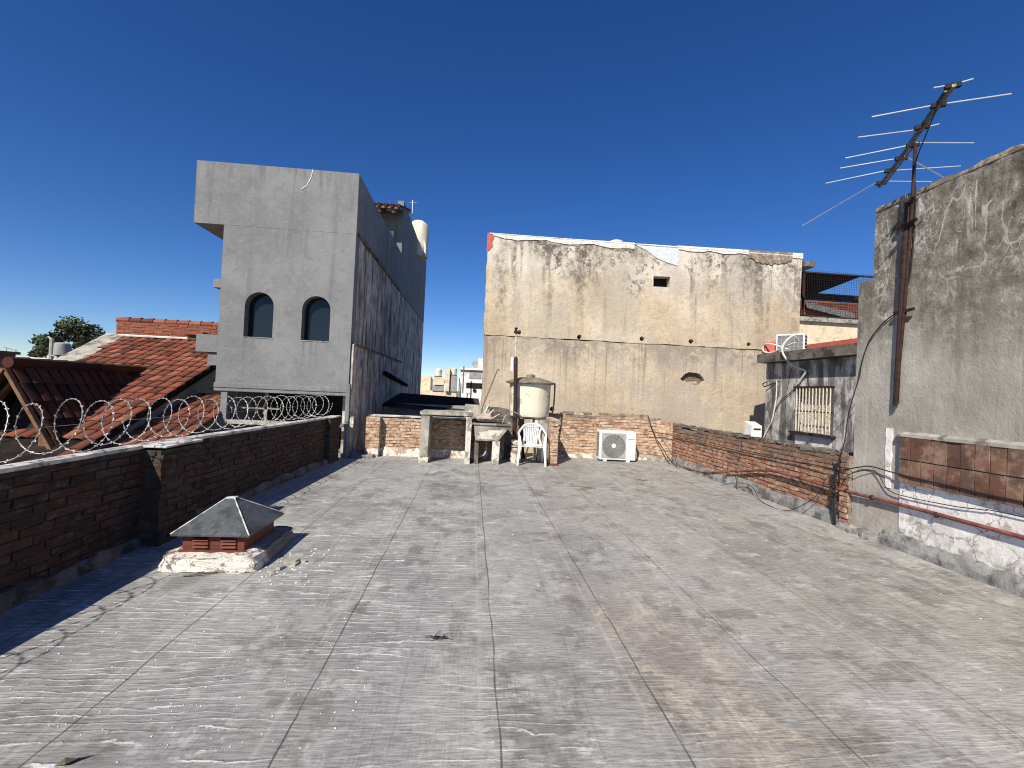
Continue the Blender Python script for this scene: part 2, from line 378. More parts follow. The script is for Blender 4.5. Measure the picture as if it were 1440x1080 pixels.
def right_wall():
    k = M('lichen_blackened_render'); x, y, z = k.xyz()
    col = k.ramp(k.noise(1.7, 7, .65), [(.22, (.29, .265, .23)), (.55, (.42, .388, .338)), (.8, (.54, .505, .45))])
    zz = k.m('ADD', z, k.m('MULTIPLY', k.m('SUBTRACT', k.noise(1.3, 5, .6, off=2), .5), 1.1))
    dark = k.mr(zz, 1.7, 3.0)
    dcol = k.ramp(k.noise(6, 8, .8, off=4), [(.2, (.05, .044, .032)), (.42, (.15, .134, .104)), (.6, (.28, .255, .205)), (.82, (.54, .505, .435))])
    col = k.mix(k.m('MULTIPLY', dark, .95), col, dcol)
    grime = k.mr(k.noise(1, 6, .7, (4.5, 4.5, .8), off=44), .45, .75)
    col = k.mix(k.m('MULTIPLY', k.m('MULTIPLY', grime, dark), .7), col, (.055, .05, .038))
    # pale flaking, denser towards the far upper corner
    reg = k.m('ADD', k.mr(k.noise(.8, 4, .6, off=8), .35, .75), k.mr(y, 3.9, 4.9, 0, .55))
    fl = k.m('MULTIPLY', k.mr(k.noise(5.5, 9, .82, off=6), .56, .72), reg)
    col = k.mix(k.m('MULTIPLY', fl, k.mr(z, 1.6, 2.7, .06, .95)), col, (.60, .575, .52))
    pat = k.m('MULTIPLY', k.mr(k.noise(1.35, 5, .55, off=61), .80, .84), k.mr(z, 2.3, 2.7))
    col = k.mix(pat, col, (.70, .68, .64))
    # veins of pale efflorescence running down
    for (sc_, th, of, lo, hi) in ((2.4, .028, 10, .38, .6), (4.3, .02, 70, .45, .65)):
        ck = k.vor(sc_, (1, 1, .5), warp=.42)
        cm = k.m('MULTIPLY', k.mr(ck, th, .006), k.mr(k.noise(2.2, 5, .7, off=of), lo, hi))
        col = k.mix(k.m('MULTIPLY', cm, k.m('MULTIPLY', k.mr(zz, 2.3, 3.2), .75)), col, (.56, .535, .47))
    dp = k.m('MULTIPLY', k.mr(k.noise(1, 5, .7, (7, 7, 1.0), off=91, dist=.6), .62, .74), k.mr(k.m('ADD', z, k.m('MULTIPLY', k.noise(5, 3, .6), .7)), 3.3, 4.0))
    col = k.mix(k.m('MULTIPLY', dp, .85), col, (.60, .575, .51))
    col = k.mix(k.m('MULTIPLY', k.mr(k.noise(3, 6, .7, off=17), .55, .8), k.m('MULTIPLY', dark, .35)), col, (.10, .11, .055))
    st = k.m('MULTIPLY', k.mr(k.noise(1, 6, .65, (6, 6, .4), off=12), .52, .8), k.mr(z, .8, 2.2, .25, .6))
    col = k.mix(st, col, (.15, .135, .112))
    col = k.mix(k.m('MULTIPLY', k.mr(k.noise(1, 5, .65, (7, 7, .3), off=15), .55, .8), k.mr(z, 2.9, 1.6, 0, .65)), col, (.54, .50, .44))
    return k.out(col, .95, k.m('ADD', k.noise(24, 7, .75), k.m('MULTIPLY', k.noise(4, 4, .6), .8)), .5, .014)

def whitewash():
    k = M('stained_whitewash'); x, y, z = k.xyz()
    col = k.ramp(k.noise(2.2, 6, .65), [(.2, (.68, .645, .59)), (.5, (.85, .83, .79))])
    low = k.mr(k.m('ADD', z, k.m('MULTIPLY', k.noise(2.3, 6, .65, off=3), .45)), .68, .25)
    col = k.mix(k.m('MULTIPLY', low, k.mr(k.noise(5, 6, .7, off=5), .40, .6)), col, (.20, .175, .145))
    col = k.mix(k.mr(k.noise(6, 7, .75, off=9), .58, .68, 0, .6), col, (.30, .25, .2))
    ck = k.vor(3.2, warp=.3)
    col = k.mix(k.m('MULTIPLY', k.mr(ck, .016, .005), .6), col, (.12, .10, .09))
    return k.out(col, .9, k.noise(18, 6, .7), .5, .012)

def dark_wall():
    k = M('black_mottled_render'); x, y, z = k.xyz()
    col = k.ramp(k.noise(2.6, 7, .72, (1, 1, .6)), [(.32, (.09, .085, .08)), (.48, (.26, .25, .24)), (.62, (.58, .56, .54))])
    col = k.mix(k.mr(k.noise(1, 5, .65, (5, 5, .4), off=5), .5, .64, 0, .75), col, (.07, .065, .06))
    return k.out(col, .95, k.noise(20, 6, .7), .5, .012)

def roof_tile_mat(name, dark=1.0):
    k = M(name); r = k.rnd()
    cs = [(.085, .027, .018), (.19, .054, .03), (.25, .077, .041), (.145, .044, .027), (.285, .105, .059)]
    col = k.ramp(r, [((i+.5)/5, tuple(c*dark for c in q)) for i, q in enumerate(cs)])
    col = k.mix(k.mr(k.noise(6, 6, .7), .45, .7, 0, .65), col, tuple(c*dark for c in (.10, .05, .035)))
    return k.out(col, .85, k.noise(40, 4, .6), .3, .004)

def leaf_mat():
    k = M('dark_green_foliage'); r = k.rnd()
    col = k.ramp(r, [(.1, (.022, .034, .014)), (.5, (.045, .062, .022)), (.9, (.085, .095, .035))])
    return k.out(col, .7, None)

def metal_hat():
    k = M('dull_galvanised_sheet')
    col = k.ramp(k.noise(4, 6, .65), [(.3, (.075, .085, .092)), (.7, (.15, .165, .172))])
    col = k.mix(k.mr(k.noise(1, 6, .75, (14, 14, 5), off=4), .5, .85, 0, .5), col, (.26, .275, .28))
    col = k.mix(k.mr(k.noise(5, 6, .7, off=14), .45, .7, 0, .7), col, (.05, .05, .045))
    col = k.mix(k.mr(k.noise(1, 5, .7, (3, 3, 16), off=24), .55, .75, 0, .35), col, (.24, .25, .25))
    return k.out(col, .5, k.noise(9, 4, .5), .15, .01, .55, .5)

def glassm():
    k = M('dark_window_glass'); k.b.inputs['Base Color'].default_value = (.022, .032, .042, 1)
    return k.out((.012, .017, .021), .09, k.noise(1.4, 2, .5), .05, .05, 0, .35)

MT = dict(
    floor=floor_mat(),
    mort_dark=mortar_mat('shaded_sooty_mortar', (.085, .072, .058), (.035, .03, .025)),  # sooty mortar with the left parapet's shade added to its tone
    mort_pale=mortar_mat('pale_lime_mortar', (.52, .44, .34), (.30, .235, .175)),
    mort_right=mortar_mat('grimy_lime_mortar', (.36, .285, .215), (.15, .115, .09)),
    br_left=brick_mat('shaded_old_brick', [(.055, .028, .02), (.085, .04, .027), (.07, .036, .026), (.04, .026, .021), (.10, .05, .036)], (.11, .092, .075), (.54, .7), None, grime=.5),  # old brick darkened further so the colour holds the parapet's shade
    br_back=brick_mat('pale_weathered_brick', [(.38, .19, .105), (.48, .275, .15), (.42, .22, .12), (.30, .14, .08), (.52, .32, .19), (.25, .12, .075)], (.58, .48, .36), (.38, .62), (.82, 1.12), .75, grime=.22),
    br_right=brick_mat('sooty_red_brick', [(.40, .165, .08), (.30, .13, .075), (.46, .21, .105), (.24, .115, .075), (.38, .20, .12)], (.48, .37, .275), (.44, .64), (.5, .9), .62, grime=.3),
    br_red=brick_mat('red_brick', [(.25, .075, .045), (.31, .10, .055), (.20, .06, .038), (.27, .09, .05)], (.30, .14, .09), (.6, .75), None, grime=.15),
    gray=gray_paint(), side=stained_side(), beige=beige_wall(), rwall=right_wall(), wwash=whitewash(), dwall=dark_wall(),
    tile=roof_tile_mat('terracotta_roof_tile'), tile_shaded=roof_tile_mat('shade_darkened_roof_tile', .34),  # second tile is the same terracotta darkened to carry the gable's shade
    leaf=leaf_mat(), hat=metal_hat(), glass=glassm(),
    cap=simple('chalky_cement_capping', (.45, .435, .40), (.72, .70, .66), 5, .9, 0, .5, (.2, .18, .155), 4),
    conc=simple('weathered_concrete', (.25, .235, .2), (.42, .40, .345), 4, .92, 0, .5, (.12, .108, .085), 3.5),
    conc_lt=simple('limewashed_concrete', (.5, .47, .41), (.7, .67, .6), 5, .9, 0, .5, (.2, .175, .14), 5),
    conc_dk=simple('blackened_concrete', (.09, .078, .066), (.2, .175, .15), 4, .95, 0, .6, (.04, .034, .03), 3),
    flash=simple('aluminium_flashing', (.16, .16, .155), (.33, .325, .31), 7, .8, .0, .7, (.085, .078, .07), 4, .48, .66),
    plinth=simple('flaking_white_plinth', (.48, .44, .385), (.70, .66, .6), 6, .9, 0, .7, (.24, .18, .135), 6, .5, .6),
    pvc=plain_col('white_plastic', (.64, .64, .605), .45), casing=simple('ivory_enamel', (.68, .69, .65), (.78, .79, .75), 3, .4, 0, .04, (.52, .50, .43), 5, .6, .8),
    grey_pl=plain_col('grey_plastic_grille', (.34, .345, .32), .6), dark=plain_col('matt_black', (.015, .015, .016), .8),
    cable=plain_col('black_cable', (.022, .02, .02), .6), rust=simple('rusty_steel', (.025, .014, .013), (.058, .030, .027), 14, .8, .2, .4),
    redpipe=simple('oxide_red_pipe', (.16, .05, .042), (.27, .10, .085), 7, .6, 0, .2, (.11, .05, .045), 4),
    redpaint=simple('red_waterproof_paint', (.42, .09, .065), (.52, .13, .09), 5, .7, 0, .2),
    louvre=simple('red_oxide_sheet', (.10, .028, .02), (.155, .045, .032), 8, .6, 0, .2, (.09, .03, .024), 5),
    alum=plain_col('bright_aluminium', (.72, .73, .74), .35, .6), alum_dk=simple('weathered_aluminium', (.10, .095, .085), (.22, .21, .19), 12, .5, .5, .3, (.09, .055, .04), 9),
    wire=simple('galvanised_razor_wire', (.20, .195, .185), (.46, .455, .44), 30, .5, .4, .1),
    tank=simple('cream_fibre_cement', (.60, .54, .42), (.74, .69, .57), 4, .75, 0, .2, (.36, .31, .22), 3, .52, .7, (1, 1, .25)),
    tank_lid=simple('mossy_fibre_cement', (.13, .115, .09), (.27, .24, .19), 7, .95, 0, .6),
    tiles=None, cream=simple('cream_painted_render', (.58, .48, .33), (.68, .585, .43), 3, .9, 0, .3, (.45, .37, .26), 4),
    white=simple('white_painted_render', (.66, .65, .6), (.8, .79, .75), 2, .85, 0, .2, (.4, .37, .31), 2.2, .54, .7),
    whitepatch=simple('white_coping_render', (.66, .64, .58), (.78, .76, .7), 7, .9, 0, .6, (.5, .45, .36), 9),
    bluepatch=simple('pale_blue_patch_render', (.50, .535, .555), (.60, .635, .65), 9, .9, 0, .6, (.66, .66, .62), 12),
    soot=simple('blackened_render', (.13, .105, .08), (.25, .205, .16), 8, .95, 0, .6, (.4, .33, .24), 10, .5, .6),
    darkroof=simple('dark_tar_roof', (.016, .013, .012), (.036, .029, .025), 4, 1.0, 0, .4, spec=0), wood=simple('brown_varnished_wood', (.12, .06, .03), (.22, .12, .06), 8, .6, 0, .2, None, 3, st=None),
    wood_gray=simple('grey_weathered_wood', (.10, .078, .06), (.2, .16, .13), 12, .9, 0, .4), void=plain_col('unlit_interior', (.02, .017, .015), .95),  # void: near-black stands in for shade inside porch, gable and wall holes
    rag=simple('dusty_pink_cloth', (.30, .22, .19), (.46, .36, .31), 10, .95, 0, .4), barwhite=simple('chipped_cream_paint', (.56, .50, .41), (.68, .62, .52), 10, .7, 0, .2, (.2, .12, .075), 26, .58, .66),
    shedroof=simple('dusty_brown_roof_sheet', (.035, .027, .022), (.085, .068, .056), 5, 1.0, 0, .4, (.02, .016, .014), 3, st=(4, 1, 1), spec=0), fins=plain_col('dark_condenser_fins', (.16, .165, .165), .6), seam=simple('sunlit_seam_white', (.28, .285, .28), (.72, .72, .70), 16, .8, 0, .3), chips=plain_col('white_paint_flakes', (.74, .73, .70), .9), sheet=simple('zinc_corrugated_sheet', (.15, .155, .155), (.24, .245, .245), 5, .6, .3, .2),
    bark=simple('grey_bark', (.08, .06, .045), (.14, .11, .08), 10, .95, 0, .5), gravelpl=simple('pale_city_ground', (.16, .15, .14), (.24, .22, .2), .2, .95, 0, .2),
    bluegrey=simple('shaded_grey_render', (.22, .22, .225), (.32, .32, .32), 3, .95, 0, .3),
)
def tiles_panel_mat():
    k = M('square_clay_tile'); r = k.rnd()
    cs = [(.13, .062, .043), (.19, .085, .055), (.235, .13, .085), (.11, .05, .038), (.25, .155, .105), (.18, .10, .07)]
    col = k.ramp(r, [((i+.5)/6, q) for i, q in enumerate(cs)])
    col = k.mix(k.mr(k.noise(7, 6, .7), .45, .66, 0, .6), col, (.33, .235, .165))
    col = k.mix(k.mr(k.noise(3.5, 6, .7, off=5), .5, .7, 0, .7), col, (.07, .045, .035))
    return k.out(col, .85, k.noise(30, 5, .6), .4, .005)
MT['tiles'] = tiles_panel_mat()

# ------------------------------------------------------------------ setting
mb = MB(); mb.box((-3.2, -4, -.3), (5.0, 11.2, 0))
tag(mb.build('terrace_floor', MT['floor']), kind='structure')
mb = MB(); mb.box((-700, -300, -4.3), (700, 1200, -4))
tag(mb.build('ground', MT['gravelpl']), kind='structure')

# ------------------------------------------------------------------ brick walls
def brickwork(bm, mm, p0, p1, z0, ztop, th, course=.068, bl=.245, jit=.004, miss=.0, mort_in=.012, toprag=0.0):
    """bricks into bm, mortar core into mm; p0->p1 is the visible face, thickness goes to the left of p0->p1"""
    p0, p1 = Vector(p0), Vector(p1); d = (p1-p0); L = d.length; d = d/L; n = Vector((-d.y, d.x))
    zt = ztop if callable(ztop) else (lambda s: ztop)
    zmax = max(zt(i*L/40) for i in range(41))
    nc = int(round((zmax-z0)/course))
    for c in range(nc):
        z = z0+c*course; s = -(c % 2)*bl*.5 - random.uniform(0, .03)
        while s < L:
            l = bl*random.uniform(.86, 1.06); a, b = max(0, s), min(L, s+l-.012)
            s += l
            if b-a < .035: continue
            tt = zt((a+b)/2) - random.uniform(0, toprag)
            if z+course*.7 > tt or random.random() < miss: continue
            off = random.uniform(-.007, .006); h = course-.014+random.uniform(-.004, .004)
            q = []
            for (ss, w) in ((a, off), (b, off+random.uniform(-.004, .004)), (b, th-off), (a, th-off)):
                q.append(p0+d*ss+n*w)
            dz = random.uniform(-.004, .004)
            vs = [(v.x+random.uniform(-jit, jit), v.y+random.uniform(-jit, jit), z+dz+random.uniform(-jit, jit)) for v in q] + \
                 [(v.x+random.uniform(-jit, jit), v.y+random.uniform(-jit, jit), z+h+dz+random.uniform(-jit, jit)) for v in q]
            bm.hexa(vs)
    N = max(2, int(L/.12))
    for i in range(N):
        a, b = L*i/N, L*(i+1)/N; t = min(zt(a), zt(b))-.02-random.uniform(0, toprag)
        if t <= z0+.02: continue
        q = [p0+d*a+n*mort_in, p0+d*b+n*mort_in, p0+d*b+n*(th-mort_in), p0+d*a+n*(th-mort_in)]
        mm.hexa([(v.x, v.y, z0-.005) for v in q]+[(v.x, v.y, t) for v in q], .5)

def ragged_strip(mbx, p0, p1, z0, h, w, seg=.09, nrm=None, hj=.03, wj=.015):
    """irregular band of flashing or plinth standing off a wall face, wedge section"""
    p0, p1 = Vector(p0), Vector(p1); d = p1-p0; L = d.length; d = d/L; n = Vector(nrm)
    N = max(2, int(L/seg)); vs = []; fs = []
    for i in range(N+1):
        p = p0+d*(L*i/N); hh = h+random.uniform(-hj, hj); ww = w+random.uniform(-wj, wj)
        for (o, z) in ((-.01, z0-.01), (ww, z0-.01), (ww*.92, z0+hh*.45), (ww*.45, z0+hh), (-.01, z0+hh)):
            vs.append((p.x+n.x*o, p.y+n.y*o, z))
    for i in range(N):
        for k in range(5):
            a, b = i*5+k, i*5+(k+1) % 5; fs.append((a, b, b+5, a+5))
    fs.append((0, 1, 2, 3, 4)); fs.append(tuple(N*5+k for k in (4, 3, 2, 1, 0)))
    mbx.add(vs, fs, .5)

# left parapet
LW = thing('brick_parapet', 'long low brick parapet in shade under the razor wire, with chalky white capping', 'wall', (-2.95, 3.2, 0))
b1, m1 = MB(), MB()
A, B_, D_ = (-2.94, -3.5), (-2.86, 4.5), (-2.67, 9.25)
brickwork(b1, m1, A, B_, 0, .87, .13); brickwork(b1, m1, B_, D_, 0, lambda s: .87-.02*s/4.7, .13)
brickwork(b1, m1, (-2.69, 4.26), (-2.665, 4.78), 0, .86, .3); brickwork(b1, m1, (-2.60, 8.75), (-2.57, 9.25), 0, .84, .2)
b1.build('brickwork', MT['br_left'], LW); m1.build('mortar', MT['mort_dark'], LW)
c1 = MB()
def capstrip(p, q, z, zz, w0, w1):
    p, q = Vector(p), Vector(q); d = (q-p).normalized(); n = Vector((-d.y, d.x)); N = int((q-p).length/.16); vs = []; fs = []
    for i in range(N+1):
        c = p+(q-p)*(i/N); zb = z+(zz-z)*i/N; j = random.uniform(-.006, .006)
        for (o, h) in ((w0+j, -.006), (w0+j, .022), (w0+.03, .034+j), (w1-.03, .03), (w1, .015), (w1, -.006)):
            vs.append((c.x+n.x*o, c.y+n.y*o, zb+h))
    for i in range(N):
        for k in range(6):
            a, b = i*6+k, i*6+(k+1) % 6; fs.append((a, b, b+6, a+6))
    fs += [tuple(range(6)), tuple(N*6+k for k in range(5, -1, -1))]
    c1.add(vs, fs, .5)
capstrip(A, B_, .86, .86, -.012, .10); capstrip((B_[0], B_[1]+.002), D_, .86, .835, -.012, .10)
c1.box((-2.845, 4.25, .862), (-2.655, 4.80, .885), .006); c1.box((-2.75, 8.78, .842), (-2.56, 9.27, .872), .006)
c1.build('capping', MT['cap'], LW)
fl = MB(); ragged_strip(fl, A, (-2.865, 4.25), 0, .10, .06, .2, (1, -.02), .03, .02)
ragged_strip(fl, (-2.85, 4.8), (-2.68, 8.75), 0, .10, .06, .2, (1, -.04), .03, .02)
fl.build('base_flashing', MT['conc_dk'], LW)

# razor wire
def helix(r, y0, y1, pitch, x, z):
    pts = []; n = int((y1-y0)/pitch*44)
    for i in range(n+1):
        t = i/44; y = y0+t*pitch; k = math.sin(t*1.7)*.25+math.sin(t*.61+1)*.3
        a = 2*math.pi*t
        rr = r*(1+.05*math.sin(t*2.3)); yy = y+pitch*k*.5+.05*math.sin(a+.5)
        pts.append(Vector((x(yy)+rr*math.cos(a)*.94, yy-.36*rr*math.cos(a), z(yy)+rr*.98*math.sin(a)+.01*math.sin(t*3))))
    return pts
hx = helix(.195, .7, 9.1, .262, lambda y: -3.02+.035*max(0, y-4.5), lambda y: 1.105-.004*y)
wm = MB(); wm.tube(hx, .003, 4, rnd=.5)
acc = 0
for i in range(1, len(hx)-1):
    acc += (hx[i]-hx[i-1]).length
    if acc > .052:
        acc = 0; d = (hx[i+1]-hx[i-1]).normalized(); s = d.orthogonal().normalized(); s = (Matrix.Rotation(random.uniform(0, 6.28), 3, d) @ s)
        t = d.cross(s); p = hx[i]
        for w in (s, t):
            wm.add([p-d*.016, p+w*.011-d*.006, p+d*.016, p-w*.011+d*.006, p+(t if w is s else s)*.0025], [(0, 1, 4), (1, 2, 4), (2, 3, 4), (3, 0, 4), (0, 3, 2, 1)], .5)
rw = thing('razor_wire', 'looping galvanised razor wire coil along the top of the dark parapet', 'razor wire', (-3.0, 3.2, .9))
wm.build('coil', MT['wire'], rw)
sw = MB(); sw.tube([(-3.02, .7, 1.1), (-3.02, 4.5, 1.095), (-2.86, 9.15, 1.075)], .002, 4)
sw.build('tension_wire', MT['wire'], rw)

# back left brick wall (low) running behind the table
BL = thing('brick_wall', 'low pale brick wall with flaking white plinth left of the concrete table', 'wall', (-1.0, 10.1, 0))
b2, m2 = MB(), MB()
brickwork(b2, m2, (-2.2, 10.02), (.75, 10.02), 0, .84, .2, toprag=.02)
brickwork(b2, m2, (-2.2, 9.82), (-1.92, 9.82), 0, .85, .21)
b2.build('brickwork', MT['br_back'], BL); m2.build('mortar', MT['mort_pale'], BL)
c2 = MB(); ragged_strip(c2, (-1.92, 10.02), (.7, 10.02), 0, .17, .06, .08, (0, -1), .035, .015); ragged_strip(c2, (-2.2, 9.82), (-1.92, 9.82), 0, .15, .05, .07, (0, -1), .04, .01)
c2.build('plinth', MT['plinth'], BL)
c2 = MB(); c2.box((-2.21, 10.0, .835), (.7, 10.23, .862), .008); c2.build('capping', MT['cap'], BL)

# step slab in the corner
mb = MB(); mb.box((-2.62, 9.55, 0), (-1.98, 9.80, .075), .012); mb.box((-2.62, 9.8, 0), (-2.2, 10.3, .085), .01)
tag(mb.build('corner_slab', MT['flash'], bevel=.015), 'grey membrane covered step with chalky white edge in the far left corner', 'step')

# back right + right side brick wall, with its ragged top
BR = thing('brick_wall', 'low ragged orange brick wall behind the big condenser and along the right edge', 'wall', (4.0, 10.7, 0))
b3, m3 = MB(), MB()
prof = [(0, 1.05), (.5, 1.1), (1.0, 1.12), (1.3, 1.06), (1.9, 1.12), (2.4, 1.15), (2.85, 1.1), (3.1, .98)]
def lerp(pr):
    def f(s):
        for (a, va), (b, vb) in zip(pr, pr[1:]):
            if s <= b: return va+(vb-va)*max(0, s-a)/(b-a)
        return pr[-1][1]
    return f
brickwork(b3, m3, (1.66, 10.72), (4.3, 10.72), 0, lerp(prof), .2, toprag=.05)
b3b, m3b = MB(), MB()
brickwork(b3, m3, (4.3, 10.72), (4.66, 10.2), 0, lerp([(0, 1.1), (.3, 1.02), (.7, .95)]), .2, toprag=.05)
brickwork(b3b, m3b, (4.66, 10.2), (4.66, 5.16), 0, lerp([(0, .95), (.5, .87), (5.0, .90), (5.2, .92)]), .2, toprag=.02)
brickwork(b3b, m3b, (4.60, 5.30), (4.60, 5.175), 0, .92, .06)
b3.build('rear_brickwork', MT['br_back'], BR); m3.build('rear_mortar', MT['mort_pale'], BR)
b3b.build('side_brickwork', MT['br_right'], BR); m3b.build('side_mortar', MT['mort_right'], BR)
c3 = MB(); ragged_strip(c3, (1.8, 10.72), (4.25, 10.72), 0, .08, .08, .1, (0, -1), .03, .02)
c3.build('rear_plinth', MT['plinth'], BR)
c3 = MB(); ragged_strip(c3, (4.28, 10.72), (4.66, 10.1), 0, .1, .06, .1, (-.75, -.5), .03, .02)
ragged_strip(c3, (4.66, 10.1), (4.66, 5.3), 0, .17, .06, .22, (-1, 0), .03, .02)
c3.build('base_flashing', MT['flash'], BR)
c3 = MB()
for i in range(46):
    y = 5.35+i*.106; c3.box((4.655, y, .868+random.uniform(0, .02)), (4.865, y+.09, .90+random.uniform(0, .03)), .012)
c3.build('crumbling_top', MT['conc_dk'], BR)

# brick stub next to the chair
ST = thing('brick_stub_wall', 'short narrow red brick wall end standing right of the white chair', 'wall', (1.74, 9.95, 0))
b4, m4 = MB(), MB()
brickwork(b4, m4, (1.67, 9.42), (1.83, 9.42), 0, .98, 1.26, bl=.16, miss=0)
b4.build('brickwork', MT['br_back'], ST); m4.build('mortar', MT['mort_pale'], ST)
c4 = MB(); c4.box((1.60, 9.34, 0), (1.84, 9.43, .03), .012); c4.build('broken_base', MT['louvre'], ST)

# ------------------------------------------------------------------ right tall wall
RW = thing('plastered_wall', 'tall black stained rendered wall with white cracks at the right', 'wall', (4.8, 2, 0))
N = 46; top = [(-4+8.97*i/N, 3.84+.018*math.sin(i*1.3)+random.uniform(-.012, .012)) for i in range(N+1)]
w = MB(); w.plate([(-4, -4), (4.97, -4)]+top[::-1], [], .3, lambda u, v, q: (4.65+q, u, v))
w.box((4.652, 4.971, -4), (4.95, 5.17, 3.02), .004)
w.build('rendered_face', MT['rwall'], RW)
w = MB(); ragged_strip(w, (4.65, -3.9), (4.65, 4.96), 3.815, .035, .008, .08, (-1, 0), .014, .008)
w.build('crumbling_coping', MT['soot'], RW)
w = MB(); w.box((4.640, -3.9, .1), (4.652, 4.55, .80)); w.plate([(4.665+random.uniform(-.012, .012), .62+.06*i) for i in range(12)]+[(4.735+random.uniform(-.008, .008), 1.28-.06*i) for i in range(12)], [], .009, lambda u, v, q: (4.6425+q, u, v))
w.build('whitewashed_base', MT['wwash'], RW)
w = MB(); ragged_strip(w, (4.645, -3.9), (4.645, 4.72), 0, .15, .075, .12, (-1, 0), .022, .012)
w.build('base_flashing', MT['flash'], RW)
# lower end of the pier: a lump of cement
w = MB(); ragged_strip(w, (4.65, 4.72), (4.65, 5.3), 0, .08, .12, .08, (-1, 0), .025, .03)
w.build('cement_fillet', MT['flash'], RW)
# tile panel
TP = thing('tiled_planter_front', 'panel of small brown clay tiles with cement ledge low on the tall right wall', 'tile panel', (4.6, 3.0, .7))
w = MB(); w.box((4.612, -1.5, .72), (4.639, 4.535, 1.215)); w.build('cement_backing', MT['conc_dk'], TP)
w = MB(); ys = 4.53
while ys > -1.4:
    wd_ = random.uniform(.118, .13)
    for (za, zb) in ((.725, .96), (.972, 1.213)):
        w.box((4.598+random.uniform(-.004, .003), ys-wd_, za), (4.613, ys-.008, zb), .002)
    ys -= wd_
w.build('clay_tiles', MT['tiles'], TP)
w = MB(); ragged_strip(w, (4.64, -1.5), (4.64, 4.56), 1.216, .045, .05, .12, (-1, 0), .008, .006); w.build('ledge', MT['conc'], TP)

# pipe and cables on the right
w = MB(); w.tube(smoothpts([(4.6, 9.68, .04), (4.59, 8.74, .07), (4.61, 8.09, .18), (4.61, 7.36, .33), (4.605, 6.71, .46), (4.605, 6.15, .476)], 5), .011, 8)
PP = thing('red_pipe', 'oxide red pipe running along the brick wall and across the whitewashed wall base', 'pipe', (4.55, 5, .3))
w.build('thin_feed', MT['redpipe'], PP, smooth=True)
w = MB(); w.tube(smoothpts([(4.61, 7.4, .32), (4.605, 6.71, .455), (4.605, 6.15, .476), (4.605, 5.61, .466), (4.605, 5.1, .468), (4.61, 4.77, .473), (4.61, 4.27, .482), (4.61, 3.93, .479), (4.61, 3.37, .479), (4.61, 0, .47), (4.61, -3, .47)], 5), .02, 10)
w.build('main_run', MT['redpipe'], PP, smooth=True)
for y in (6.0, 5.2, 4.85, 4.12, 3.0): w = MB(); w.lathe([(.026, -.012), (.028, 0), (.026, .012)], (4.605, y, .474), 10, axis='y'); w.beam((4.61, y, .475), (4.66, y, .475), .012, .012); w.build('coupling', MT['rust'], PP)
def cable(name, label, pts, r=.006, mat='cable', cat='cable', n=6, group=None):
    group = group or {'black_cable': 'cables crossing the right wall', 'dangling_wire': 'thin wires hanging on the right brick wall', 'vine_stem': 'bare stems in the far brick corner', 'wall_wire': 'black wires on the outbuilding', 'condenser_hose': 'white hoses of the roof condenser'}.get(name)
    w = MB(); w.tube(smoothpts(pts, n), r*.78, 6); return tag(w.build(name, MT[mat], smooth=True), label, cat, group)
cable('black_cable', 'black cable sagging along the right brick wall, then up over the clay tile panel',
      [(4.1, 10.66, .72), (4.57, 10.15, .66), (4.63, 9.56, .64), (4.63, 8.25, .646), (4.63, 7.24, .65), (4.63, 6.44, .666), (4.62, 5.8, .697), (4.6, 5.41, .70), (4.58, 5.27, .713), (4.62, 5.06, .783), (4.62, 4.9, .82), (4.6, 4.61, .806), (4.585, 4.4, .797), (4.585, 3.9, .785), (4.585, 3.41, .774), (4.585, 1, .77)], .009)
cable('black_cable', 'black cable that kinks down the pier and crosses the whitewash under the tiles',
      [(4.6, 5.31, .45), (4.58, 5.16, .67), (4.62, 4.9, .779), (4.62, 4.8, .755), (4.62, 4.66, .602), (4.62, 4.43, .576), (4.62, 3.97, .597), (4.62, 3.72, .627), (4.62, 3.41, .645), (4.62, 1, .66)], .006)
cable('loose_cable', 'thin black cable lying in a loop at the foot of the right brick wall',
      [(4.6, 5.4, .60), (4.57, 5.49, .57), (4.54, 5.55, .39), (4.5, 5.71, .2), (4.42, 6.0, .012), (4.38, 6.33, .01), (4.45, 6.65, .02), (4.52, 6.87, .11), (4.57, 7.11, .145), (4.54, 7.4, .12), (4.45, 7.7, .012)], .006)
cable('dangling_wire', 'thin wire hanging down the sooty bricks near the middle of the right wall', [(4.63, 7.42, .9), (4.6, 7.44, .59), (4.56, 7.47, .4), (4.55, 7.40, .23), (4.5, 7.33, .1)], .005)
cable('dangling_wire', 'short thin wire hanging low on the right wall, nearer the condenser', [(4.63, 7.82, .41), (4.6, 7.83, .17), (4.5, 7.8, .01)], .004)
cable('vine_stem', 'bare dark red stem slanting down the corner of the far brick wall', [(4.25, 10.69, 1.08), (4.3, 10.62, .85), (4.38, 10.45, .55), (4.47, 10.2, .3), (4.5, 9.95, .12), (4.53, 9.64, .01)], .012, 'rust', 'stem')
cable('vine_stem', 'thin red stem beside the thicker one in the far corner', [(4.4, 10.45, .75), (4.52, 10.15, .5), (4.57, 9.9, .3), (4.55, 9.7, .1)], .006, 'redpipe', 'stem')
cable('drop_wire', 'black wire dropping from the tall wall past the pier edge to the bricks',
      [(4.63, 4.65, 2.56), (4.63, 4.81, 2.465), (4.62, 4.97, 2.28), (4.62, 5.06, 2.03), (4.62, 5.09, 1.86), (4.61, 5.165, 1.6), (4.61, 5.23, 1.34), (4.6, 5.25, 1.08), (4.58, 5.32, .76)], .009)
w = MB()
